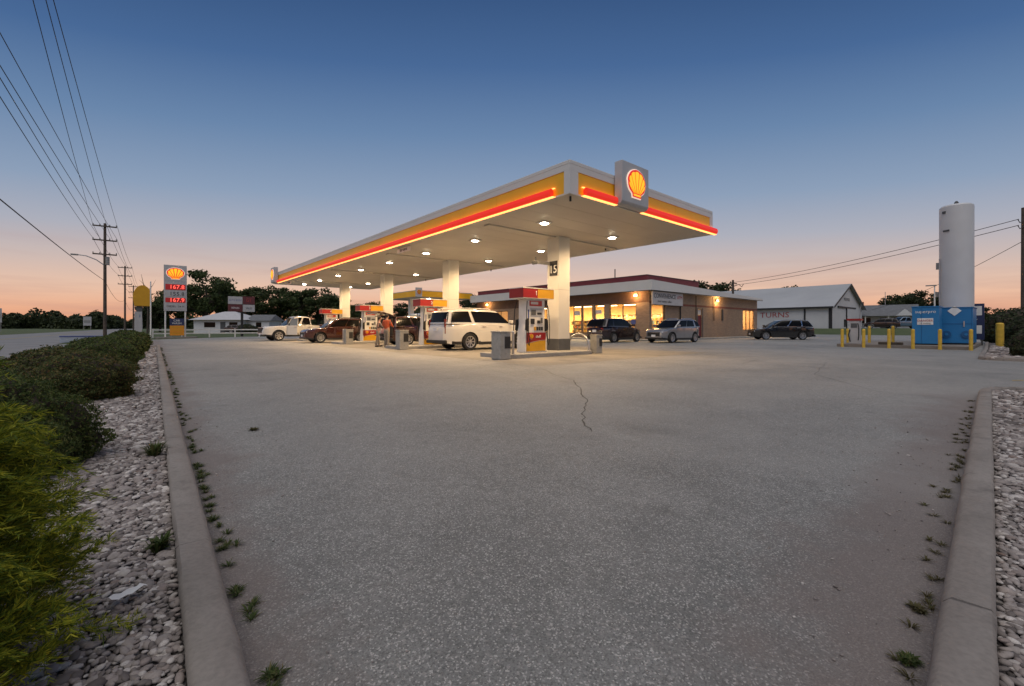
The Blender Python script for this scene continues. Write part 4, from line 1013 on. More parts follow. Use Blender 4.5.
    # doors
    for s in (-1,1):
        for (a, b) in S['doors']:
            if S.get('skipdoor') == (s, (a, b)): continue
            vs = []
            for i in range(7):
                z = clr+.12+(belt-.045-clr-.12)*i/6
                for j in range(7): x = a+(b-a)*j/6; vs.append((x, s*(wid(x,z)+.007), z))
            d = MB().add(vs, [(i*7+j,i*7+j+1,(i+1)*7+j+1,(i+1)*7+j) for i in range(6) for j in range(6)]).build('door', paint, r, smooth=True)
            zh = belt-.13; x0 = a+.08; y0 = wid(x0,zh)+.008
            MB().box(x0,x0+.2,min(s*y0,s*(y0+.035)),max(s*y0,s*(y0+.035)),zh-.016,zh+.016).build('handle', S.get('handle',paint), d, bevel=.008)
        # mirrors
        xm = gf0-(gf0-gf1)*.20-.12; ym = wb_
        MB().box(xm-.05,xm+.10,min(s*(ym-.02),s*(ym+.23)),max(s*(ym-.02),s*(ym+.23)),belt+.03,belt+.19).build('mirror', S.get('mirror',paint), r, bevel=.04)
        hz = S.get('hz', .74); hx = hL*.955
        MB().prism([(hx-.30,hz+.06),(hx-.02,hz+.05),(hx+.02,hz-.08),(hx-.12,hz-.10)], lambda u,v,w: (u, s*w, v), W/2*plan(hx)*.52, W/2*plan(hx)*.975+.03).build('headlight','headlamp',r,bevel=.015)
        tz0, tz1 = S.get('tz', (.78,1.0)); tx = -hL*.965
        MB().box(tx-.035,tx+.16,min(s*W/2*plan(tx)*S.get('tw',.72),s*(W/2*plan(tx)*.985+.012)),max(s*W/2*plan(tx)*S.get('tw',.72),s*(W/2*plan(tx)*.985+.012)),tz0,tz1).build('taillight','tail_red',r,bevel=.02)
        if S.get('rails'):
            a0, a1, hw, z = lv(1.0); MB().tube([(a0+.35,s*(hw-.16),z-.01),(a0+.45,s*(hw-.16),z+.045),(a1-.5,s*(hw-.16),z+.045),(a1-.35,s*(hw-.16),z-.01)],.02,6).build('roof_rail', S['rails'], r)
        if S.get('rock'): MB().box(xr_+ra+.05,xf_-ra-.05,min(s*(W/2*.93),s*(W/2*.965)),max(s*(W/2*.93),s*(W/2*.965)),clr-.02,clr+.1).build('rocker','dark_trim',r)
    # bumpers, grille, plates
    MB().box(hL-.10,hL+.012,-W*.27,W*.27,S.get('gz',(.46,.74))[0],S.get('gz',(.46,.74))[1]).build('grille','dark_trim',r,bevel=.03)
    MB().box(hL-.02,hL+.018,-W*.25,W*.25,S.get('gz',(.46,.74))[1]-.03,S.get('gz',(.46,.74))[1]-.005).build('grille_bar','chrome',r)
    MB().box(hL-.16,hL+.006,-W*.38,W*.38,clr+.05,clr+.17).build('front_bumper','dark_trim',r,bevel=.03); MB().box(-hL-.03,-hL+.12,-W*.41,W*.41,clr+.06,clr+.22).build('rear_bumper','dark_trim',r,bevel=.04)
    MB().box(hL+.012,hL+.024,-.16,.16,.42,.57).build('license_plate','plate',r); pz = S.get('pz',.82); MB().box(-hL-.022,-hL-.006,-.16,.16,pz-.08,pz+.08).build('license_plate','plate',r)
    for x in (xf_, xr_):
        for s in (-1,1): wheel(r, x, s*(W/2*.985-.12), wr, .23, s, S.get('rim','alloy'), S.get('spokes',10))
    MB().cyl((xf_,-W*.4,wr),(xf_,W*.4,wr),.05,n=8).build('axle','dark_trim',r); MB().cyl((xr_,-W*.4,wr),(xr_,W*.4,wr),.05,n=8).build('axle','dark_trim',r)
    MB().box(-hL+.25,hL-.25,-W*.36,W*.36,clr+.02,clr+.10).build('underbody','dark_trim',r)
    r['dims'] = 0; del r['dims']
    return r, dict(lv=lv, wid=wid)
SUV = dict(L=4.7,W=1.86,H=1.68,belt=1.08,xf=1.42,xr=-1.36,wr=.355,clr=.22,top=[(-1,.62),(-.985,.92),(-.95,1.05),(-.3,1.08),(.36,1.06),(.44,1.03),(.80,.95),(.93,.88),(.985,.76),(1,.6)],
           cab=(-.965,.47,-.80,.10),side=[(.02,.24),(.27,.60),(.62,.99)],doors=[(-.95,.02),(.05,.98)],hz=.78,trim=.36,rock=True,tz=(.82,1.04),rails='dark_trim')
S1 = dict(SUV, L=5.38,W=2.06,H=1.94,belt=1.24,xf=1.68,xr=-1.40,wr=.40,clr=.27,top=[(-1,.75),(-.99,1.0),(-.965,1.2),(-.3,1.25),(.40,1.22),(.46,1.2),(.82,1.12),(.95,1.05),(.99,.9),(1,.7)],cab=(-.975,.49,-.91,.14),
          side=[(.015,.335),(.385,.985)],doors=[(-.80,.18),(.22,1.15)],hz=.92,tz=(.78,1.45),tw=.86,gz=(.5,1.0),trim=.38,pz=.98,spokes=8,rails='paint_white',handle='chrome',plan=8.0,wt=.82)
car('white_suv','large white SUV seen from its rear right, fuelling at the second island',(13.35,18.0,.0075),0,S1,'paint_white',cat='suv')
car('maroon_suv','brownish maroon crossover facing left, behind the third island bin',(11.05,32.4,.0075),180,dict(SUV,L=4.75,H=1.72,side=[(.02,.24),(.27,.60),(.62,.99)]),'paint_brown',cat='car')
car('parked_suv','dark plum SUV parked nose-in at the lit store windows',(26.85,19.75,.002),2,dict(SUV,L=4.95,W=1.95,H=1.74,belt=1.12,xr=-1.45,xf=1.5,rails=None),'paint_plum',group='cars parked by the store',cat='suv')
car('silver_crossover','silver grey crossover facing the camera beside the store corner',(29.4,16.55,.002),176,dict(SUV,L=4.65,H=1.66,side=[(.03,.20),(.27,.60),(.62,.99)],rails='chrome'),'paint_silver',group='cars parked by the store',cat='car')
car('black_wagon','black crossover with chrome window trim parked past the store side wall',(43.0,14.1,.002),131,dict(SUV,L=4.95,W=1.92,H=1.73,belt=1.10,xf=1.5,xr=-1.42,cab=(-.955,.50,-.80,.08),rails=None,chromeline=(.265,.62),glass='car_glass',trim=.30),'paint_black',group='cars parked by the store',cat='car')
VAN = dict(SUV,L=5.1,W=2.0,H=1.76,belt=1.10,xf=1.55,xr=-1.5,top=[(-1,.55),(-.985,.60),(-.96,.62),(-.93,1.10),(.45,1.08),(.60,1.0),(.85,.9),(.95,.82),(1,.6)],cab=(-.955,.62,-.90,.22),side=[(.02,.30),(.33,.62),(.65,.99)],openhatch=True,rails=None,trim=.0)
van, vd = car('maroon_minivan','maroon minivan with its tailgate raised, facing away behind the two people',(13.95,25.2,.0075),2,VAN,'paint_maroon',cat='minivan')
# raised tailgate; a dark panel stands in for the shaded load space
a0,a1,hw,z = vd['lv'](.97)
hv = [(-.05,0,0),(.35,.03,0),(.75,-.02,0),(1.15,-.16,0)]
m = MB()
for s0, s1, th in ((-1,1,.07),):
    pr = [(a0+.05-u*.98, z-.02+u*.34+w) for u, w, q in hv]; pr2 = [(x, zz-.07) for x, zz in reversed(pr)]
    m.prism(pr+pr2, lambda u,v,w: (u,w,v), -hw*.95, hw*.95)
tg = m.build('tailgate','paint_maroon',van,bevel=.015); MB().prism([(a0-.1,z-.12),(a0-.62,z+.0),(a0-.62,z+.02),(a0-.1,z-.1)], lambda u,v,w:(u,w,v), -hw*.78, hw*.78).build('tailgate_window','car_glass',tg)
hL = 2.55
MB().box(-hL*.985,-hL*.955,-.80,.80,.66,1.60).build('load_shade_panel','interior_shade',van)
for (y0,y1,z0,z1,mt,nm) in ((-.62,-.25,.68,1.02,'bag_white','white carrier bag'),(-.2,.12,.68,.95,'bag_pink','pink carrier bag'),(.2,.6,.68,1.06,'bag_white','second white carrier bag')):
    b_ = thing('carrier_bag', nm+' in the open back of the minivan','bag',(van.location[0]-2.62, van.location[1]+(y0+y1)/2, z0+.02)); MB().lathe([(.02,0),(.14,.01),(.17,.14),(.12,.26),(.05,.33),(.015,.37)],12).build('bag',mt,b_,smooth=True)
    MB().tube([(-.05,0,.34),(-.05,0,.44),(.05,0,.44),(.05,0,.34)],.008,5).build('bag_handle',mt,b_)
MB().box(-hL-.30,-hL*.955,-.78,.78,.575,.625).build('load_sill','dark_trim',van)
# pick-up with its front door open
TR = dict(SUV,L=5.85,W=2.0,H=1.98,belt=1.20,xf=1.82,xr=-1.75,wr=.41,clr=.34,top=[(-1,.8),(-.99,1.2),(-.97,1.26),(-.26,1.26),(-.24,1.20),(.40,1.20),(.46,1.18),(.86,1.12),(.96,1.04),(1,.75)],cab=(-.27,.46,-.22,.17),
          side=[(.03,.44),(.54,.97)],doors=[(-.68,.30),(.34,1.22)],hz=.98,gz=(.62,1.04),tz=(.85,1.2),rails=None,trim=.46,plan=9,rim='alloy',spokes=6,pz=.7,wt=.80,skipdoor=(1,(.34,1.22)),handle='chrome',mirror='dark_trim')
tr, td = car('pickup_truck','white crew cab pickup with its front door ajar, left of the canopy',(10.35,39.6,.0075),184,TR,'paint_white',cat='pickup')
W = 2.0
MB().box(.36,1.20,.93,.985,.45,1.80).build('doorway_shade_panel','interior_shade',tr)  # dark slab standing in for the shaded cab behind the open door
dm = MB().box(-.86,0,-.03,.03,-.72,.02).build('door','paint_white',tr,bevel=.02); dm.location = (1.22,1.02,1.18); dm.rotation_euler = (0,0,R(-50))
MB().add([(-.86,-.02,.02),(-.02,-.02,.02),(-.30,-.10,.58),(-.84,-.10,.58)],[(0,1,2,3)]).build('door_glass','car_glass_light',dm); MB().tube([(-.86,-.02,.02),(-.84,-.10,.60),(-.30,-.10,.60),(0,-.02,.02)],.025,6).build('door_frame','paint_white',dm); MB().box(-.80,-.62,.03,.07,-.10,-.06).build('handle','chrome',dm)
for s in (-1,1): MB().box(-2.75,-.78,s*.97-.04,s*.97+.04,1.262,1.30).build('bed_rail','dark_trim',tr)
MB().box(-2.7,-.80,-.90,.90,1.282,1.29).build('bed_cover','dark_trim',tr)
car('pale_blue_van','pale blue van partly hidden behind the minivan',(20.9,35.2,.002),0,dict(VAN,H=2.35,L=5.2,belt=1.25,openhatch=False,glass='car_glass_light',top=[(-1,.7),(-.985,1.0),(-.96,1.25),(.45,1.2),(.60,1.1),(.85,1.0),(.95,.9),(1,.6)]),'paint_sky',cat='van')
car('blue_pickup','light blue pickup parked by the house behind the tank',(99.4,13.7,.86),128,dict(TR,skipdoor=None),'paint_pickup_blue',group='vehicles in front of the far house',cat='pickup')
car('dark_hatchback','dark purple car parked in front of the far house porch',(95.4,15.9,.86),100,dict(SUV),'paint_plum',group='vehicles in front of the far house',cat='car')
car('red_sedan','dull maroon car parked in front of the white bungalow',(14.2,91.0,-.03),-20,dict(SUV,H=1.5,belt=.95),'paint_maroon',cat='car')

# ------------------------------------------------------------------ people
def skin_mesh(name, verts, edges, radii, mat, parent, root=0, sub=1):
    me = bpy.data.meshes.new(name); me.from_pydata(verts, edges, []); o = bpy.data.objects.new(name, me); COL.objects.link(o)
    sk = o.modifiers.new('skin','SKIN'); sk.use_smooth_shade = True
    for i, v in enumerate(me.skin_vertices[0].data):
        rr = radii[i]; v.radius = rr if isinstance(rr, tuple) else (rr, rr); v.use_root = i == root
    ss = o.modifiers.new('sub','SUBSURF'); ss.levels = sub; ss.render_levels = sub
    ev = o.evaluated_get(bpy.context.evaluated_depsgraph_get()); m2 = bpy.data.meshes.new_from_object(ev); bpy.data.objects.remove(o)
    m2.materials.clear(); m2.materials.append(M[mat]); m2.polygons.foreach_set('use_smooth',[True]*len(m2.polygons))
    q = bpy.data.objects.new(name, m2); COL.objects.link(q); q.parent = parent; return q
def person(label, loc, rz, h, upper, lower, sleeve, armL, armR, lean=0.0, stride=.10, vest=None):
    """local +x is the way the person faces; arms given as (elbow, wrist) offsets"""
    r = thing('person', label, 'person', loc, rz); k_ = h/1.75
    V, E, Rd = [], [], []
    def add(p, rad, link=None):
        V.append((p[0]*k_+lean*max(0,p[2]-.9)*k_, p[1]*k_, p[2]*k_)); Rd.append(tuple(x*k_ for x in rad) if isinstance(rad, tuple) else rad*k_); i = len(V)-1
        if link is not None: E.append((link, i))
        return i
    pel = add((0,0,.95),(.15,.115)); ab = add((0,0,1.10),(.145,.11),pel); ch = add((0,0,1.30),(.165,.12),ab); nk0 = add((-.01,0,1.46),(.075,.07),ch); nk = add((0,0,1.52),.055,nk0); hd = add((.02,0,1.60),(.072,.085),nk); hd2 = add((.02,0,1.69),(.070,.085),hd); hd3 = add((.01,0,1.735),(.045,.055),hd2)
    nose = add((.115,0,1.61),.012,hd)
    hands = []
    for s, (el, wr_) in ((1,armL),(-1,armR)):
        sh = add((-.01,s*.18,1.40),.062,ch); e = add(el,.045,sh); w = add(wr_,.03,e)
        d = (Vector(wr_)-Vector(el)).normalized(); pm = Vector(wr_)+d*.06; p_ = add(pm,(.034,.018),w); hands.append((p_, pm, d, s))
    for (p_, pm, d, s) in hands:
        sd = d.cross(Vector((1,0,0))).normalized() if abs(d.x) < .8 else Vector((0,1,0))
        fwd = sd.cross(d).normalized()
        for fi, (off, ln) in enumerate(((-.027,.070),(-.009,.082),(.010,.076),(.027,.058))):
            b = pm+fwd*off+d*.045; i0 = add(b,.009,p_); i1 = add(b+d*ln*.5+sd*.006,.0085,i0); add(b+d*ln*.85+sd*.022,.0075,i1)
        b = pm-fwd*.038+d*.0; i0 = add(b,.010,p_); add(b-fwd*.018+d*.035,.009,i0)
    for s in (1,-1):
        hp = add((0,s*.095,.90),.088,pel); kn = add((.02+s*stride*.5,s*.10,.50),.058,hp); an = add((-.01+s*stride,s*.105,.09),.042,kn); add((.10+s*stride,s*.115,.035),(.04,.03),an)
    skin_mesh('body', V, E, Rd, 'skin', r)
    # garments follow the same joints, a little wider
    def garment(nm, idx_pts, edges, rad, mat): skin_mesh(nm, [(p[0]*k_+lean*max(0,p[2]-.9)*k_,p[1]*k_,p[2]*k_) for p in idx_pts], edges, [tuple(x*k_ for x in q) if isinstance(q, tuple) else q*k_ for q in rad], mat, r)
    pts = [(0,0,.93),(0,0,1.10),(0,0,1.30),(-.01,0,1.44)]; rd = [(.175,.14),(.165,.13),(.185,.14),(.10,.09)]; ed = [(0,1),(1,2),(2,3)]
    if not vest:
        for s, (el, wr_) in ((1,armL),(-1,armR)):
            b = len(pts); pts += [(-.01,s*.18,1.40), el, tuple(Vector(el)+(Vector(wr_)-Vector(el))*.95)]; rd += [.082,.062,.048]; ed += [(2,b),(b,b+1),(b+1,b+2)]
        garment('jacket', pts, ed, rd, upper)
    else:
        garment('vest', pts, ed, rd, vest)
        for s, (el, wr_) in ((1,armL),(-1,armR)):
            q = [(-.01,s*.17,1.41), el, tuple(Vector(el)+(Vector(wr_)-Vector(el))*.9)]; garment('sleeve', q, [(0,1),(1,2)], [.075,.058,.045], upper)
    pts = [(0,0,.98),(0,0,.90)]; rd = [(.165,.13),(.16,.13)]; ed = [(0,1)]
    for s in (1,-1):
        b = len(pts); pts += [(0,s*.095,.84),(.02+s*stride*.5,s*.10,.50),(-.01+s*stride,s*.105,.10)]; rd += [.10,.075,.065]; ed += [(1,b),(b,b+1),(b+1,b+2)]
    garment('trousers', pts, ed, rd, lower)
    hx = lean*.75*k_
    V0 = ico2V*np.array([.098,.088,.105])*k_; V0 = V0+np.array([-.01*k_+hx,0,1.675*k_]); V0[:,0] -= np.where(V0[:,2] < 1.66*k_, .03, 0); raw_mesh('hair', V0, ico2F, 'hair_dark', r, True)
    for s in (1,-1):
        V0 = ico2V*np.array([.14,.055,.05])*k_+np.array([(.06+s*stride)*k_, s*.115*k_, .05*k_]); V0[:,2] = np.maximum(V0[:,2],0.0); raw_mesh('shoe', V0, ico2F, 'shoe_dark', r, True)
        V0 = ico2V*np.array([.02,.012,.032])*k_+np.array([.01*k_+hx, s*.088*k_, 1.63*k_]); raw_mesh('ear', V0, ico2F, 'skin', r, True)
    return r
person('person in an orange jacket and khaki trousers, standing behind the open minivan', (10.05,21.95,.0075), R(30), 1.76, 'jacket_orange', 'trousers_khaki', None,
       ((.06,.27,1.16),(.26,.22,1.10)), ((.06,-.27,1.16),(.26,-.20,1.12)), .04, .05)
person('person in a dark vest over a patterned shirt, bending by the pump', (10.1,23.2,.0075), R(-10), 1.66, 'shirt_plaid', 'trousers_khaki', None,
       ((.16,.26,1.16),(.38,.16,1.14)), ((.16,-.25,1.16),(.38,-.16,1.12)), .16, .12, vest='vest_dark')

# ------------------------------------------------------------------ second small canopy
sc = thing('small_canopy','smaller yellow edged canopy behind the pumps, left of the store','canopy',(0,0,0))
X0,X1,Y0,Y1 = 24.3,32.0,45.2,53.0
box('deck','soffit_white',X0+.05,X1-.05,Y0+.05,Y1-.05,4.55,5.2,sc)
for (a,b,c,d) in ((X0,X1,Y0,Y0+.04),(X0,X1,Y1-.04,Y1)): box('fascia_panel','fascia_yellow',a,b,c,d,4.6,5.25,sc)
for (a,b,c,d) in ((X0,X0+.04,Y0+.045,Y1-.045),(X1-.04,X1,Y0+.045,Y1-.045)): box('fascia_panel','fascia_yellow',a,b,c,d,4.6,5.25,sc)
box('fascia_trim','soffit_white',X0-.01,X1+.01,Y0-.01,Y1+.01,5.255,5.33,sc); box('emblem_box','sign_white',X0-.15,X0+.6,Y0-.2,Y0-.01,4.55,5.6,sc)
emblem(sc,'-Y',(X0+.22,Y0-.201,5.1),.28,.30,False,.01)
for (x,y) in ((25.6,49),(30.6,49)): box('column','column_white',x-.25,x+.25,y-.25,y+.25,-.02,4.549,sc)
for (x,y) in ((27,47.2),(29.5,47.2)):
    MB().box(x-.15,x+.15,y-.15,y+.15,4.5,4.549).build('downlight','lamp_lens',sc)

# ------------------------------------------------------------------ roadside price sign
ps = thing('price_sign','tall grey price sign with a lit scallop emblem on two white posts','sign',(2.1,56.0,0))
Wd = 1.85
for x in (.12, Wd-.12): MB().cyl((x,.12,-.05),(x,.12,2.75),.07,n=10).build('post','white_paint',ps)
MB().box(0,Wd,0,.28,2.72,7.35).build('cabinet','sign_grey',ps,bevel=.02)
MB().box(.06,Wd-.06,-.012,-.002,5.75,7.25).build('emblem_field','sign_grey',ps)
emblem(ps,'-Y',(Wd/2,-.014,6.52),.76,.62)
for z0,z1,tx,mt,bk in ((4.85,5.42,'167.8','digit_red','digit_glow'),(4.2,4.66,'155.8','letter_black','sign_grey'),(3.58,4.05,'167.9','digit_red','digit_glow')):
    MB().box(.12,Wd-.10,-.02,-.002,z0,z1).build('price_window','digit_glow' if bk == 'digit_glow' else 'sign_white',ps); text(tx,.56,(Wd/2+.12,-.026,(z0+z1)/2),'-Y',mt,ps)
MB().box(.08,Wd-.08,-.02,-.002,2.9,3.42).build('text_panel','sign_white',ps); text('DIESEL  24 H',.26,(Wd/2,-.026,3.18),'-Y','letter_black',ps)
MB().box(-.0,Wd,-.006,.0,2.73,2.86).build('trim','sign_white',ps)
oi = thing('orange_board','orange and navy notice board under the price sign','sign',(2.55,55.6,0))
MB().box(0,1.15,0,.08,.25,1.25).build('orange_panel','sign_orange',oi); MB().box(0,1.15,0,.08,1.255,1.95).build('navy_panel','sign_blue',oi); text('CAR\nWASH',.27,(.55,-.006,1.6),'-Y','letter_white',oi)
for q in (0,.3,.6): MB().box(.15,1.0,-.008,-.001,.45+q,.52+q).build('stripe','pump_yellow',oi)
for x in (.1,1.0): MB().box(x,x+.06,.02,.08,-.05,.249).build('leg','mid_grey',oi)
MB().prism([(1.6,54.9),(4.6,54.9),(4.8,55.4),(4.8,57.0),(1.4,57.0),(1.4,55.4)],lambda u,v,z:(u,v,z),-.02,.10).build('sign_plinth','kerb_concrete',None)
tag(bpy.data.objects['sign_plinth'],'low concrete plinth under the price sign','plinth')
# low white rail fence behind it, each post and rail
fe = thing('rail_fence','low white two-rail fence across the far end of the lot','fence',(1.3,58.2,0))
nb = 7
for i in range(nb+1): MB().box(i*2.4-.06,i*2.4+.06,-.06,.06,-.05,.92).build('post','white_paint',fe,bevel=.01)
for i in range(nb):
    for z in (.42,.80): MB().box(i*2.4+.061,(i+1)*2.4-.061,-.03,.03,z-.06,z+.06).build('rail','white_paint',fe)
fp = thing('white_pole','slim plain white pole left of the price sign','pole',(1.0,51.8,0)); MB().cyl((0,0,-.05),(0,0,5.2),.06,.05,10).build('shaft','white_paint',fp); MB().lathe([(.05,5.2),(.04,5.25),(.005,5.27)],10).build('cap','white_paint',fp)
ar = thing('arch_sign','white pylon sign with a yellow rounded top by the road','sign',(-.15,56.4,0))
MB().prism([(.0,0),(.42,0),(.62,1.0),(.58,2.6),(.02,2.6)],lambda u,v,w:(u,w,v),0,.3).build('pylon','sign_white',ar); MB().box(.15,.6,.05,.25,2.6,3.15).build('neck','dark_grey',ar)
MB().prism([(.0,3.15),(1.25,3.15),(1.32,3.9)]+[(.62+.72*math.cos(R(a)),4.0+1.2*math.sin(R(a))) for a in range(0,181,12)]+[(-.08,3.9)],lambda u,v,w:(u,w,v),-.1,.35).build('rounded_top','pump_yellow',ar,bevel=.03)
text('i',.5,(.42,-.01,2.2),'-Y','tank_blue_dark',ar)
bs = thing('business_sign','four-panel business sign on a dark post near the bungalow','sign',(8.3,61.5,0))
MB().box(1.3,1.55,.0,.25,-.05,2.9).build('post','dark_trim',bs)
for x0,x1,z0,z1,mt,tx,tm,sz in ((0,1.45,3.85,4.75,'sign_white','AUTO BODY','poster_blue',.30),(1.5,2.75,3.85,4.8,'sign_maroon','GT','letter_red',.6),(0,1.45,2.95,3.8,'sign_maroon','REPAIRS','letter_white',.30),(1.5,2.75,2.95,3.8,'sign_white','SALES','letter_black',.36)):
    MB().box(x0,x1,0,.2,z0,z1).build('panel',mt,bs); text(tx,sz,((x0+x1)/2,-.006,(z0+z1)/2),'-Y',tm,bs,xs=.75)
# bungalow
bu = thing('bungalow','small white bungalow with hipped grey roof behind the fence','house',(11.6,97.0,-.03),R(-38))
MB().box(-4.5,4.5,0,7,0,2.5).build('wall','house_white',bu); MB().add([(-5.2,-.7,2.45),(5.2,-.7,2.45),(5.2,7.7,2.45),(-5.2,7.7,2.45),(-1,3.5,4.1),(1,3.5,4.1)],[(0,1,5,4),(1,2,5),(2,3,4,5),(3,0,4),(3,2,1,0)]).build('roof','shingle_light',bu)
MB().box(4.51,8.6,1.0,6,0,2.3).build('wing_wall','house_white',bu); MB().add([(4.3,.6,2.3),(9.0,.6,2.3),(9.0,6.4,2.3),(4.3,6.4,2.3),(4.3,3.5,3.5),(8.6,3.5,3.5)],[(0,1,5,4),(1,2,5),(2,3,4,5),(3,0,4),(3,2,1,0)]).build('wing_roof','shingle',bu)
for x0,x1 in ((-2.6,-.6),(1.9,3.4),(6.2,7.2)):
    yy = 1.0 if x0 > 5 else 0
    w_ = MB().box(x0-.08,x1+.08,yy-.05,yy-.002,1.0,2.1).build('window','white_paint',bu); MB().box(x0,x1,yy-.07,yy-.051,1.08,2.02).build('pane','car_glass',w_)
d_ = MB().box(.3,1.2,-.05,-.002,0,2.05).build('door','dark_grey',bu); MB().box(1.05,1.12,-.1,-.051,1.0,1.06).build('handle','steel',d_)
shrub('garden_shrub','dark round shrub in front of the white bungalow',(14.0,84.0,-.03),1.5,1.5,1.7,1500,.12,'tree_leaf_dark',31,None)

# ------------------------------------------------------------------ road poles and wires
def pole(label, x, y, h, lamp=False, group='wooden power poles along the road', arms=3):
    r = thing('power_pole',label,'utility pole',(x,y,-.03),R(-1.2),group)
    MB().cyl((0,0,-.2),(0,0,h),.17,.12,12).build('shaft','pole_wood',r,smooth=True)
    for i in range(arms):
        z = h-.35-i*1.55; a = MB().box(-1.0,1.0,-.20,-.121,z-.07,z+.07).build('crossarm','pole_wood',r)
        for q in (-.95,-.4,.4,.95): MB().lathe([(.03,z+.07),(.05,z+.12),(.05,z+.2),(.02,z+.24)],8,(q,-.16)).build('insulator','mid_grey',a)
    if lamp:
        a = MB().tube([(-.1,-.1,h-4.6),(-.7,-.1,h-4.1),(-1.5,-.1,h-3.75),(-2.1,-.1,h-3.7)],.05,8).build('lamp_arm','galvanised',r,smooth=True); MB().box(-2.7,-2.1,-.2,.0,h-3.78,h-3.62).build('lamp_head','mid_grey',a,bevel=.03)
    MB().cyl((.22,-.1,h-4.6),(.22,-.1,h-3.7),.18,n=12).build('transformer','mid_grey',r) if lamp else None
    return r
P1 = (-2.63,66.3,12.4)
pole('nearest wooden power pole with three crossarms and a street lamp arm',P1[0],P1[1],12.6,True)
pole('second wooden power pole along the road',-1.6,110,12.6)
pole('third wooden power pole along the road',-.6,160,12.6)
pole('fourth wooden power pole, farthest along the road',.5,215,12.6)
pole('wooden power pole at the near end of the wires',-3.0,14.6,13.6)
def wire(label, a, b, sag, rad=.014, group='overhead power wires along the road', name='power_wire'):
    a = Vector(a); b = Vector(b); pts = []
    for i in range(25):
        t = i/24; p = a+(b-a)*t; p.z -= sag*4*t*(1-t); pts.append(p)
    o = MB().tube(pts, rad, 5, False).build(name,'wire',None,fix=False); return tag(o,label,'wire',group)
ends = [((-1.0,12.45),(-2.49,12.21)),((.05,12.7),(-2.31,12.34)),((1.0,12.45),(-2.26,12.5)),((-1.0,10.9),(-3.35,8.39)),((-.42,10.9),(-3.47,9.16)),((.42,10.9),(-3.62,9.66)),((1.0,10.9),(-3.74,10.97))]
hgt = ['leftmost of the three top wires','middle of the three top wires','rightmost of the three top wires','lowest of the four mid-height wires','second lowest of the four mid-height wires','third of the four mid-height wires','topmost of the four mid-height wires']
for (a, b), nm in zip(ends, hgt): wire(nm+' reaching from the nearest pole over the camera', (b[0],14.6,b[1]), (P1[0]+a[0],66.2,a[1]), .22)
wire('low black cable running from the left edge to the nearest road pole', (-3.55,14.6,5.25), (P1[0],66.2,6.2), .15, .022)
for i, ((x0,y0),(x1,y1)) in enumerate((((-2.63,66.3),(-1.6,110)),((-1.6,110),(-.6,160)),((-.6,160),(.5,215)))):
    sp = ('first and second','second and third','third and fourth')[i]
    for o_, z, w_ in ((-1,12.45,'left top'),(.05,12.7,'middle top'),(1,12.45,'right top'),(-1,10.9,'left mid-height'),(1,10.9,'right mid-height'),(0,6.2,'low')): wire('%s wire between the %s road poles' % (w_, sp), (x0+o_,y0,z), (x1+o_,y1,z), 1.1 if z < 7 else .5, .018)

# ------------------------------------------------------------------ tank, cabinet, dispenser, bollards
MB().prism([(29.95,1.70),(39.0,1.78),(39.0,6.95),(29.95,6.95)],lambda u,v,z:(u,v,z),-.02,.16).build('tank_slab','slab_concrete'); tag(bpy.data.objects['tank_slab'],'low brown concrete slab under the tank and dispenser','slab')
tk = thing('storage_tank','tall pale grey cylindrical tank with a domed top behind the blue enclosure','tank',(36.9,2.72,.16))
rT = .745
MB().lathe([(rT,.05),(rT,2.10)],40).build('lower_wall','tank_white',tk,smooth=30); MB().lathe([(rT-.004,2.101),(rT-.004,7.92),(rT*.985,8.03),(rT*.86,8.12),(rT*.5,8.18),(.02,8.2)],40).build('tank_wall','tank_white',tk,smooth=30)
MB().lathe([(rT+.03,0),(rT+.03,.045)],40).build('foot_ring','dark_trim',tk); MB().lathe([(.1,8.17),(.1,8.3),(.05,8.38),(.01,8.4)],12).build('vent_cap','dark_grey',tk); MB().lathe([(rT+.008,1.18),(rT+.012,1.2),(rT+.008,1.22)],40).build('weld_band','tank_blue_dark',tk)
camdir = math.atan2(-2.75,-35.1)
def on_tank(nm, mt, a, z, w, h, dep=.03, diamond=False):
    A = camdir+a; c, s = math.cos(A), math.sin(A); q = [(0,-h/2),(w/2,0),(0,h/2),(-w/2,0)] if diamond else [(-w/2,-h/2),(w/2,-h/2),(w/2,h/2),(-w/2,h/2)]
    return MB().prism(q, lambda u,v,d: ((rT-.01+d)*c+u*-s, (rT-.01+d)*s+u*c, z+v), -.05 if w > .3 else -.02, dep).build(nm, mt, tk)
on_tank('port','dark_grey',-.75,7.7,.16,.14,.06); on_tank('port','dark_grey',-.6,6.6,.3,.10,.05); on_tank('side_valve','mid_grey',-1.45,4.6,.1,.4,.14); on_tank('side_valve','mid_grey',-1.45,2.9,.1,.3,.14)
be = thing('blue_enclosure','wide bright blue steel enclosure at the foot of the tank','enclosure',(33.2,1.84,.16))
MB().box(0,2.6,0,1.24,.08,1.96).build('body','tank_blue',be,bevel=.02); MB().box(.05,2.55,.05,1.19,0,.079).build('plinth','dark_trim',be); MB().box(-.03,2.63,-.03,1.27,1.961,2.0).build('lid','tank_blue',be)
MB().box(-.012,-.001,.03,1.21,1.10,1.125).build('seam','tank_blue_dark',be); MB().box(-.012,-.001,.03,.045,.1,1.95).build('corner_seam','tank_blue_dark',be)
MB().prism([(0,-.27),(.27,0),(0,.27),(-.27,0)], face_fn('-X',(0,.68,1.80)), .002, .03).build('hazard_diamond','letter_white',be)
for y in (.24,.98):
    h_ = MB().cyl((-.001,y,.55),(-.07,y,.55),.19,n=24).build('round_hatch','tank_blue_dark',be,smooth=30); MB().cyl((-.07,y,.55),(-.10,y,.55),.07,n=12).build('hub','tank_blue',h_)
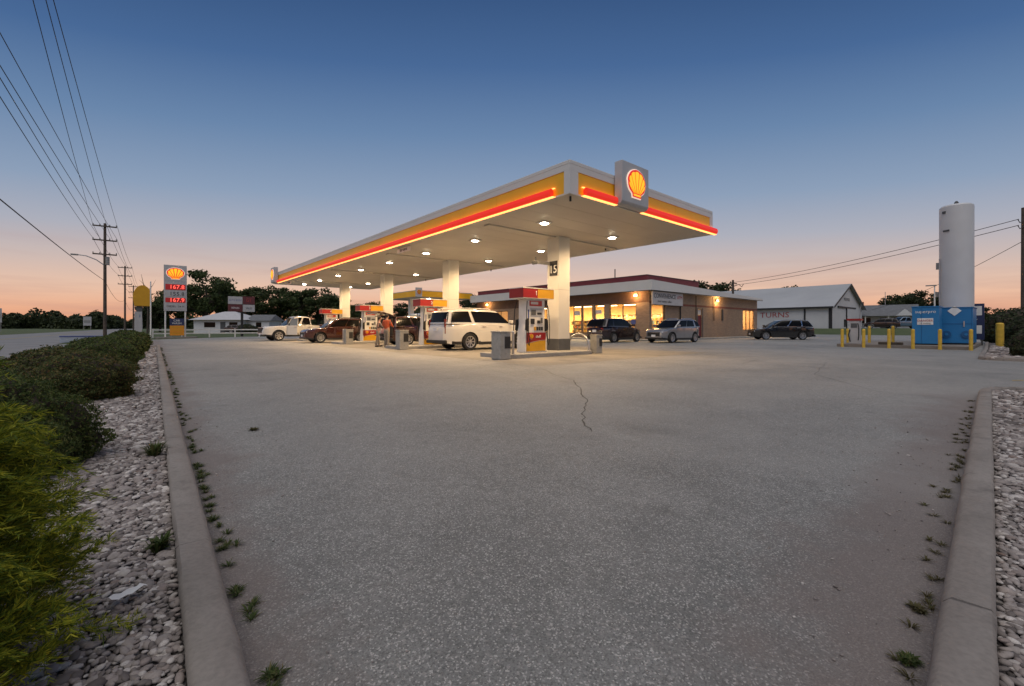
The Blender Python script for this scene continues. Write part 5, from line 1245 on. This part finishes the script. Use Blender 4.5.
for z in (.4,1.5): MB().cyl((-.02,1.18,z-.06),(-.02,1.18,z+.06),.018,n=8).build('hinge','steel',be)
MB().box(-.05,-.001,.30,.34,.95,1.25).build('handle','steel',be)
MB().tube([(-.45,.62,2.0),(-.45,.68,2.3),(-.45,.68,5)],.03,6).build('pipe','galvanised',tk)
cb = thing('blue_cabinet','bright blue steel cabinet with white labels beside the tank','cabinet',(31.5,2.95,.16))
MB().box(0,1.3,0,1.05,.06,1.98).build('body','tank_blue',cb,bevel=.02); MB().box(-.03,1.33,-.03,1.08,1.981,2.03).build('lid','tank_blue',cb); MB().box(.05,1.25,.05,1.0,0,.06).build('plinth','dark_trim',cb)
MB().box(-.02,-.002,.66,.67,.1,1.95).build('door_gap','tank_blue_dark',cb)
text('superpro',.22,(-.006,.52,1.74),'-X','letter_white',cb); MB().box(-.012,-.001,.22,.84,1.06,1.40).build('notice','letter_white',cb); text('DANGER',.15,(-.018,.53,1.27),'-X','letter_red',cb); text('no smoking',.09,(-.018,.53,1.13),'-X','dark_grey',cb)
ds = thing('propane_dispenser','white dispenser cabinet with a red band and black hose','dispenser',(31.0,6.35,.16))
MB().box(-.2,.25,-.24,.24,0,1.30).build('cabinet','sign_white',ds,bevel=.02); MB().box(-.24,.3,-.32,.32,1.301,1.41).build('red_band','pump_red',ds); MB().tube([(-.21,-.18,1.15),(-.3,-.24,.9),(-.32,-.24,.4),(-.24,-.2,.2)],.025,6).build('hose','black_rubber',ds); MB().tube([(.1,-.2,1.41),(.1,-.26,2.2)],.015,6).build('mast','mid_grey',ds); MB().box(-.215,-.201,-.14,.14,.9,1.15).build('dial','dark_grey',ds); MB().tube([(-.22,.18,.8),(-.32,.22,.5),(-.3,.15,.1)],.03,6).build('hose','black_rubber',ds)
def bollard(x, y, label, h=.95, r_=.072, z=0.0):
    b = thing('bollard',label,'bollard',(x,y,z),0,'yellow bollards round the tank'); MB().cyl((0,0,-.03),(0,0,h),r_,n=14).build('pipe','bollard_yellow',b,smooth=30); MB().lathe([(r_,h),(r_*.8,h+.03),(r_*.3,h+.05),(.004,h+.053)],14).build('cap','bollard_yellow',b,smooth=True)
for i, px in enumerate((842.3,863.7,889,913,940,971)):
    k_ = (px-512)/440; d = 29.6/(.64945+k_*.76041); bollard(29.6, d*(.76041-k_*.64945), 'yellow bollard in the front row, '+('leftmost, left of the dispenser','right of the dispenser','third from the left','in front of the left edge of the blue cabinet','in front of the gap between cabinet and tank','rightmost, at the right edge of the tank')[i])
for i, px in enumerate((847.8,869.3,893)):
    k_ = (px-512)/440; d = 33.4/(.64945+k_*.76041); y_ = d*(.76041-k_*.64945); bollard(33.4, y_, 'yellow bollard in the back row, '+('leftmost','second','rightmost')[i], z=.16 if y_ < 6.95 else 0.0)
bollard(34.4,.93,'tall thick yellow bollard alone on the gravel island by the shrubs',1.2,.155,.07)
ws_ = thing('wheel_stop','dark timber wheel stop left of the blue cabinet','wheel stop',(30.4,4.7,.16)); MB().box(-.1,.1,-.5,.5,0,.14).build('timber','bark',ws_,bevel=.02); MB().cyl((0,-.3,.14),(0,-.3,.16),.03,n=8).build('spike','steel',ws_)
nv = thing('navy_sign','navy blue panel sign with white symbols behind the tank','sign',(38.3,1.35,.0))
MB().box(0,.16,.3,1.5,.35,2.5).build('panel','sign_blue',nv); 
for z0,z1 in ((1.8,2.35),(.7,1.2)): MB().box(-.012,-.001,.4,1.4,z0,z1).build('white_field','letter_white',nv)
text('fs',.62,(-.018,.9,2.08),'-X','sign_blue',nv); text('P5',.5,(-.018,.9,.95),'-X','tank_blue',nv); text('SUPPLY',.2,(-.006,.9,1.5),'-X','letter_white',nv)
for y in (.35,1.35): MB().box(.02,.14,y,y+.1,-.02,.349).build('leg','dark_grey',nv)
shrub('rounded_shrub','dark round shrub on the far gravel island at the right edge',(23.6,-.25,.05),.75,.75,1.05,5000,.035,'tree_leaf_dark',41,'shrubs on the far island')
shrub('rounded_shrub','tall dark shrub behind the thick yellow bollard',(38.2,-.45,.05),1.2,1.3,1.95,6000,.06,'tree_leaf_dark',42,'shrubs on the far island')
shrub('rounded_shrub','dark hedge shrub right of the thick yellow bollard',(33.2,-.75,.05),1.0,1.0,1.4,5000,.06,'tree_leaf_dark',43,'shrubs on the far island')
shrub('rounded_shrub','dark shrub behind the navy sign',(44.0,.4,.05),1.7,1.7,2.1,4000,.09,'tree_leaf_dark',44,'shrubs on the far island')

# ------------------------------------------------------------------ rise, barn, house behind
def bank():
    V = []; xs_ = [76,77,79,81,83,130,260]; zs_ = [-.02,.03,.35,.72,.86,.88,.88]
    ys_ = [-60,-20,0,10,25,45,60]
    for x,z in zip(xs_,zs_):
        for y in ys_: V.append((x+(4 if y < 0 else 0), y, z if y not in (-60,60) else -.025))
    n = len(ys_); return struct(raw_mesh('lawn_bank',np.array(V),np.array([(i*n+j,(i+1)*n+j,(i+1)*n+j+1,i*n+j+1) for i in range(len(xs_)-1) for j in range(n-1)]),'grass_ground',None,True))
bank()
BX,BY,BZ = 86.0,20.7,.84
br = thing('barn','long white metal barn with grey pitched roof behind the store','barn',(BX,BY,BZ))
Wb,Lb,He,Hr = 20.5,34.0,3.65,7.75
MB().add([(0,0,-.3),(Wb,0,-.3),(Wb,0,He),(Wb/2,0,Hr),(0,0,He),(0,Lb,-.3),(Wb,Lb,-.3),(Wb,Lb,He),(Wb/2,Lb,Hr),(0,Lb,He)],[(0,1,2,3,4),(9,8,7,6,5),(0,4,9,5),(1,6,7,2)]).build('wall','barn_white',br)
sl = Vector((Wb/2,0,Hr-He)).normalized(); 
for s in (0,1):
    f = (lambda u: u) if s == 0 else (lambda u: Wb-u)
    MB().add([(f(-.5),-.5,He-.12),(f(Wb/2),-.5,Hr+.08),(f(Wb/2),Lb+.5,Hr+.08),(f(-.5),Lb+.5,He-.12),(f(-.5),-.5,He-.02),(f(Wb/2),-.5,Hr+.18),(f(Wb/2),Lb+.5,Hr+.18),(f(-.5),Lb+.5,He-.02)],[(0,1,2,3),(4,7,6,5),(0,4,5,1),(2,6,7,3),(3,7,4,0)]).build('roof','barn_roof',br)
    MB().add([(f(-.52),-.56,He-.35),(f(-.52),-.56,He+.0),(f(Wb/2),-.56,Hr+.2),(f(Wb/2),-.56,Hr-.1)],[(0,1,2,3)]).build('barge_board','dark_trim',br)
box('gutter','dark_trim',-.62,-.505,-.4,Lb+.4,He-.32,He-.03,br); box('corner_trim','dark_trim',-.05,.35,-.06,-.004,-.3,He-.1,br); box('corner_trim','dark_trim',-.06,-.004,-.06,.35,-.3,He-.1,br); box('downpipe','dark_trim',-.1,-.004,3.6,3.85,-.3,He-.32,br)
box('door_track','dark_trim',3.6,15.0,-.2,-.004,He-.1,He+.15,br); dd_ = box('sliding_door','barn_white',9.2,14.8,-.14,-.03,-.2,He-.11,br); box('door_edge','dark_trim',8.9,9.19,-.15,-.03,-.2,He-.11,br); box('window','car_glass',7.6,8.6,-.06,-.004,.3,1.6,br)
text('MILLWORK',.75,(9.4,-.05,5.1),'-Y','dark_grey',br,xs=1.0)
text('TURNS',1.3,(-.03,8.4,2.35),'-X','letter_red',br,xs=1.15); 
for q in np.arange(1.2,Lb,1.2): MB().box(-.022,-.004,q-.03,q+.03,-.3,He-.35).build('wall_rib','barn_white',br)
ho = thing('porch_house','single-storey white house with dark grey roof and porch beyond the lot','house',(109.0,18.6,.85),R(-80))
MB().box(-5.2,5.2,0,8,0,2.5).build('wall','house_white',ho); MB().add([(-5.8,-1.9,2.35),(5.8,-1.9,2.35),(5.8,8.4,2.35),(-5.8,8.4,2.35),(-5.8,3.2,4.6),(5.8,3.2,4.6)],[(0,1,5,4),(2,3,4,5),(1,2,5),(3,0,4),(3,2,1,0)]).build('roof','shingle',ho)
MB().add([(2.4,-2.0,2.36),(5.0,-2.0,2.36),(3.7,-2.0,3.6),(3.7,1.5,3.6),(2.4,1.5,2.36),(5.0,1.5,2.36)],[(0,1,2),(1,5,3,2),(0,2,3,4)]).build('porch_gable','house_white',ho)
for x in (-5.2,-2,1.4,5.1): MB().box(x-.09,x+.09,-1.75,-1.57,0,2.35).build('porch_post','white_paint',ho)
for x0,x1 in ((-4.4,-1.2),(2.2,3.4)):
    w_ = MB().box(x0-.08,x1+.08,-.05,-.002,.9,2.1).build('window','white_paint',ho); MB().box(x0,x1,-.07,-.051,.98,2.02).build('pane','car_glass',w_)
d_ = MB().box(.2,1.1,-.05,-.002,0,2.05).build('door','dark_grey',ho); MB().box(.28,.36,-.1,-.051,1.0,1.06).build('handle','steel',d_); MB().box(-3,-2.3,3,3.7,4.2,5.3).build('chimney','brick_band',ho); MB().tube([(1,4,4.4),(1,4,7.2)],.05,5).build('aerial','galvanised',ho)
lp = thing('lamp_post','slim white lamp post behind the tank','lamp post',(82.8,8.2,.8)); MB().cyl((0,0,-.1),(0,0,5.9),.10,.07,10).build('shaft','white_paint',lp); MB().box(-.1,.1,-.2,.9,5.9,6.05).build('lamp_head','mid_grey',lp)
rp = thing('dark_power_pole','dark power pole at the right edge of the view','utility pole',(50.2,.1,-.03)); MB().cyl((0,0,-.2),(0,0,10.0),.24,.20,12).build('shaft','pole_wood',rp,smooth=True)
for z in (9.1,8.65): MB().tube([(-.18,.0,z),(-.45,.25,z-.25),(-.5,.35,z)],.03,6).build('insulator_bracket','dark_trim',rp)
sp = thing('far_power_pole','far power pole showing above the store roof','utility pole',(72.2,30.4,-.02)); MB().cyl((0,0,-.2),(0,0,8.6),.19,.15,10).build('shaft','pole_wood',sp); a_ = MB().box(-.9,.9,-.25,-.16,8.0,8.15).build('crossarm','pole_wood',sp)
MB().tube([(.15,-.1,7.6),(.7,-.6,7.9),(1.1,-.9,7.5),(1.3,-1.1,8.0)],.05,6).build('service_loop','wire',sp)
for z0,z1,nm in ((9.1,8.2,'upper'),(8.65,7.75,'lower')): wire(nm+' of the two wires sloping from the right edge to the store roof',(49.8,.4,z0),(72.2,30.3,z1),.5,.025,'wires on the right','service_wire')
wire('faint wire leaving the right power pole behind the tank',(50.0,.3,7.4),(100.0,18.0,4.2),.6,.02,'wires on the right','service_wire')

# ------------------------------------------------------------------ trees
def tree_proto(seed, h, rx, rz, zc, mat, n=5200, lsz=.30, clumps=46):
    rs = np.random.default_rng(seed); root = thing('broadleaf_tree','tree','tree',(0,0,0)); rd = random.Random(seed)
    m = MB(); m.tube([(0,0,-.3),(.1,.05,h*.25),(.0,.1,h*.5),(.1,.0,h*.72)],[h*.028,h*.022,h*.015,h*.006],8)
    C_ = []
    for i in range(clumps):
        d = rs.normal(0,1,3); d /= np.linalg.norm(d); rr = rs.uniform(.35,1.0)**.6
        c = np.array([d[0]*rx*rr, d[1]*rx*rr, zc+d[2]*rz*rr]); C_.append(c)
        if i < 26:
            z0 = h*rs.uniform(.2,.55); mid = (c*.5+np.array([0,0,z0])*.5)+rs.normal(0,.2,3); m.tube([(0.05,0.05,z0),tuple(mid),tuple(c)],[h*.010,h*.006,h*.002],5)
    m.build('trunk','bark',root)
    C_ = np.array(C_); idx = rs.integers(0,clumps,n); cr_ = rs.uniform(.16,.34,clumps)*rx
    o = rs.normal(0,1,(n,3)); o /= np.linalg.norm(o,axis=1,keepdims=True); p = C_[idx]+o*(cr_[idx]*rs.uniform(.5,1.05,n))[:,None]*np.array([1.15,1.15,.8])
    V, Fc = leaf_quads(p, o, lsz, .6, .7); raw_mesh('crown',V,Fc,mat,root); return root
protos = [tree_proto(101,14,5.2,5.4,8.2,'tree_leaf'), tree_proto(102,12,4.2,4.8,7.0,'tree_leaf'), tree_proto(103,11,4.6,4.2,6.6,'tree_leaf_dark'), tree_proto(104,9,3.6,3.2,5.6,'tree_leaf_light',3600,.26,34)]
ph = [14,12,11,9]; used = [0]*4
def tree(px, d, ytop, kind, label, zg=-.03, wide=1.0, group='trees on the skyline'):
    k_ = (px-512)/440; S_,C__ = .64945,.76041; x,y = d*(S_+k_*C__), d*(C__-k_*S_)
    H_ = 1.1+(327-ytop)/440*d-zg; s = H_/(ph[kind]*.98)
    o = protos[kind] if not used[kind] else copy_tree(protos[kind]); used[kind] = 1
    o.location = (x,y,zg); o.rotation_euler = (0,0,random.uniform(0,6.28)); o.scale = (s*wide,s*wide,s); tag(o,label,'tree',group); return o
T = [(150,95,306,2,1.2,'low dark tree beside the white pylon sign'),(160,98,297,1,1.1,'tree just left of the price sign'),(178,104,285,0,1.1,'tall tree behind the price sign'),(206,100,269,0,1.0,'tallest dark tree right of the price sign'),(226,112,279,1,1,'tree right of the tallest tree'),
     (243,118,288,0,1.1,'tree behind the four-panel business sign'),(262,112,287,3,1.2,'loose green tree above the bungalow wing'),(280,116,286,0,1,'tree under the far canopy corner'),(299,112,288,1,1.1,'tree above the pickup cab'),(318,116,289,3,1.2,'light green tree left of the farthest column'),
     (334,118,292,1,1.1,'tree directly left of the farthest canopy column'),(362,118,304,3,1.3,'sparse low tree between the two farthest columns'),(376,125,302,3,1,'low tree left of the third column'),(402,125,304,2,1.2,'dark tree behind the small yellow canopy'),(428,120,300,1,1.1,'tree under the middle of the small yellow canopy'),(476,95,296,2,1.0,'dark tree at the left end of the store roof'),(488,110,303,2,1.2,'small tree beside the store left end'),
     (705,150,283,2,1.2,'dark tree top showing over the store roof'),(722,150,285,2,1,'smaller tree top beside the far power pole'),(790,150,287,3,.8,'tree top peeping over the barn roof'),(801,160,289,3,.8,'lowest tree top over the barn roof'),
     (893,120,296,2,1.1,'dark tree above the porch house'),(908,118,293,0,.9,'rounded dark tree left of the tank'),(925,112,292,2,1.1,'broad dark tree just left of the tank'),(941,120,296,0,1,'dark tree partly behind the tank'),
     (988,70,308,2,1.2,'dark tree right of the navy sign'),(1004,75,314,2,1.3,'low dark tree behind the right shrubs'),(1020,70,313,1,1.2,'dark tree at the right edge behind the power pole')]
for px,d,yt,kd,wd,lb in T: tree(px,d,yt,kd,lb,.8 if 880 < px < 960 else -.03,wd)
# bare snag left of the price sign
sn = thing('bare_tree','leafless tree poking up left of the price sign','tree',(1.3,88.0,-.03)); m = MB(); m.tube([(0,0,-.2),(.1,0,5),(-.3,0,9),(-.9,0,12.8)],[.18,.13,.08,.02],7); sn.scale = (.8,.8,.72)
for (z,dx,dz) in ((6,1.6,3.4),(7.5,-1.8,3.0),(8.6,1.3,3.2),(10,-1.2,1.6),(9.2,.9,1.5)): m.tube([(-.1,0,z),(dx*.5,.2,z+dz*.5),(dx,.1,z+dz)],[.06,.04,.012],5)
m.build('branches','bark',sn)
# far woods along the horizon, one mass
Vs = []
for px in np.arange(-60,1090,3.2):
    k_ = (px-512)/440; d = 300+40*math.sin(px*.05)+rng.uniform(-20,20)
    if px < 150: yt = 311+8*(px/150)**1.5+3*math.sin(px*.11)+2*math.sin(px*.31); d *= .9
    else: yt = 319+1.5*math.sin(px*.07)+1.5*math.sin(px*.23)
    x,y = d*(.64945+k_*.76041), d*(.76041-k_*.64945); hh = 1.1+(327-yt)/440*d; r_ = 3.4
    n_ = 210; o = rng.normal(0,1,(n_,3)); o /= np.linalg.norm(o,axis=1,keepdims=True)
    p = np.stack([x+o[:,0]*r_*1.1*rng.uniform(.6,1,n_), y+o[:,1]*r_*rng.uniform(.6,1,n_), np.where(rng.random(n_) < .35, rng.uniform(0,.4,n_)*hh, hh*.5+o[:,2]*hh*.5*rng.uniform(.75,1.02,n_))],1); V,Fc = leaf_quads(p,o,.95,.7,.6); Vs.append(V)
V = np.concatenate(Vs); tag(raw_mesh('far_woods',V,np.arange(len(V)).reshape(-1,4),'tree_leaf_dark'),'dark band of far woods along the horizon','woods',kind='stuff')
# small roadside things on the far left
def board(label, x, y, w, z0, z1, mt='sign_white'):
    b = thing('roadside_board',label,'sign',(x,y,-.03)); MB().box(-w/2,w/2,-.06,.06,z0,z1).build('panel',mt,b); MB().box(-w/2+.1,-w/2+.22,-.04,.04,-.1,z0-.001).build('leg','mid_grey',b); MB().box(w/2-.22,w/2-.1,-.04,.04,-.1,z0-.001).build('leg','mid_grey',b); MB().box(-w/2+.2,w/2-.2,-.068,-.061,z0+.3*(z1-z0),z0+.6*(z1-z0)).build('text_band','mid_grey',b)
board('white roadside board across the road',-25.6,159.0,2.4,2.2,5.6); board('small white board farther along the far roadside',-12.5,205,2,1.6,4.6)
for (x,y,h_,lb) in ((-20.6,87,5.0,'dark post at the left edge across the road'),(-22,140,6.5,'thin dark post left of the roadside board'),(-19.5,118,3.2,'short post by the far verge')):
    b = thing('roadside_post',lb,'post',(x,y,-.03)); MB().cyl((0,0,-.1),(0,0,h_),.14,.11,8).build('shaft','pole_wood',b); MB().lathe([(.11,h_),(.06,h_+.06),(.01,h_+.07)],8).build('cap','mid_grey',b)
bb = thing('blue_crate','small pale blue box on the grass by the nearest road pole','box',(-3.0,44.5,-.02)); MB().box(-1.1,1.1,-.25,.25,0,.42).build('body','paint_sky',bb,bevel=.03); MB().box(-1.13,1.13,-.28,.28,.421,.48).build('lid','poster_blue',bb)
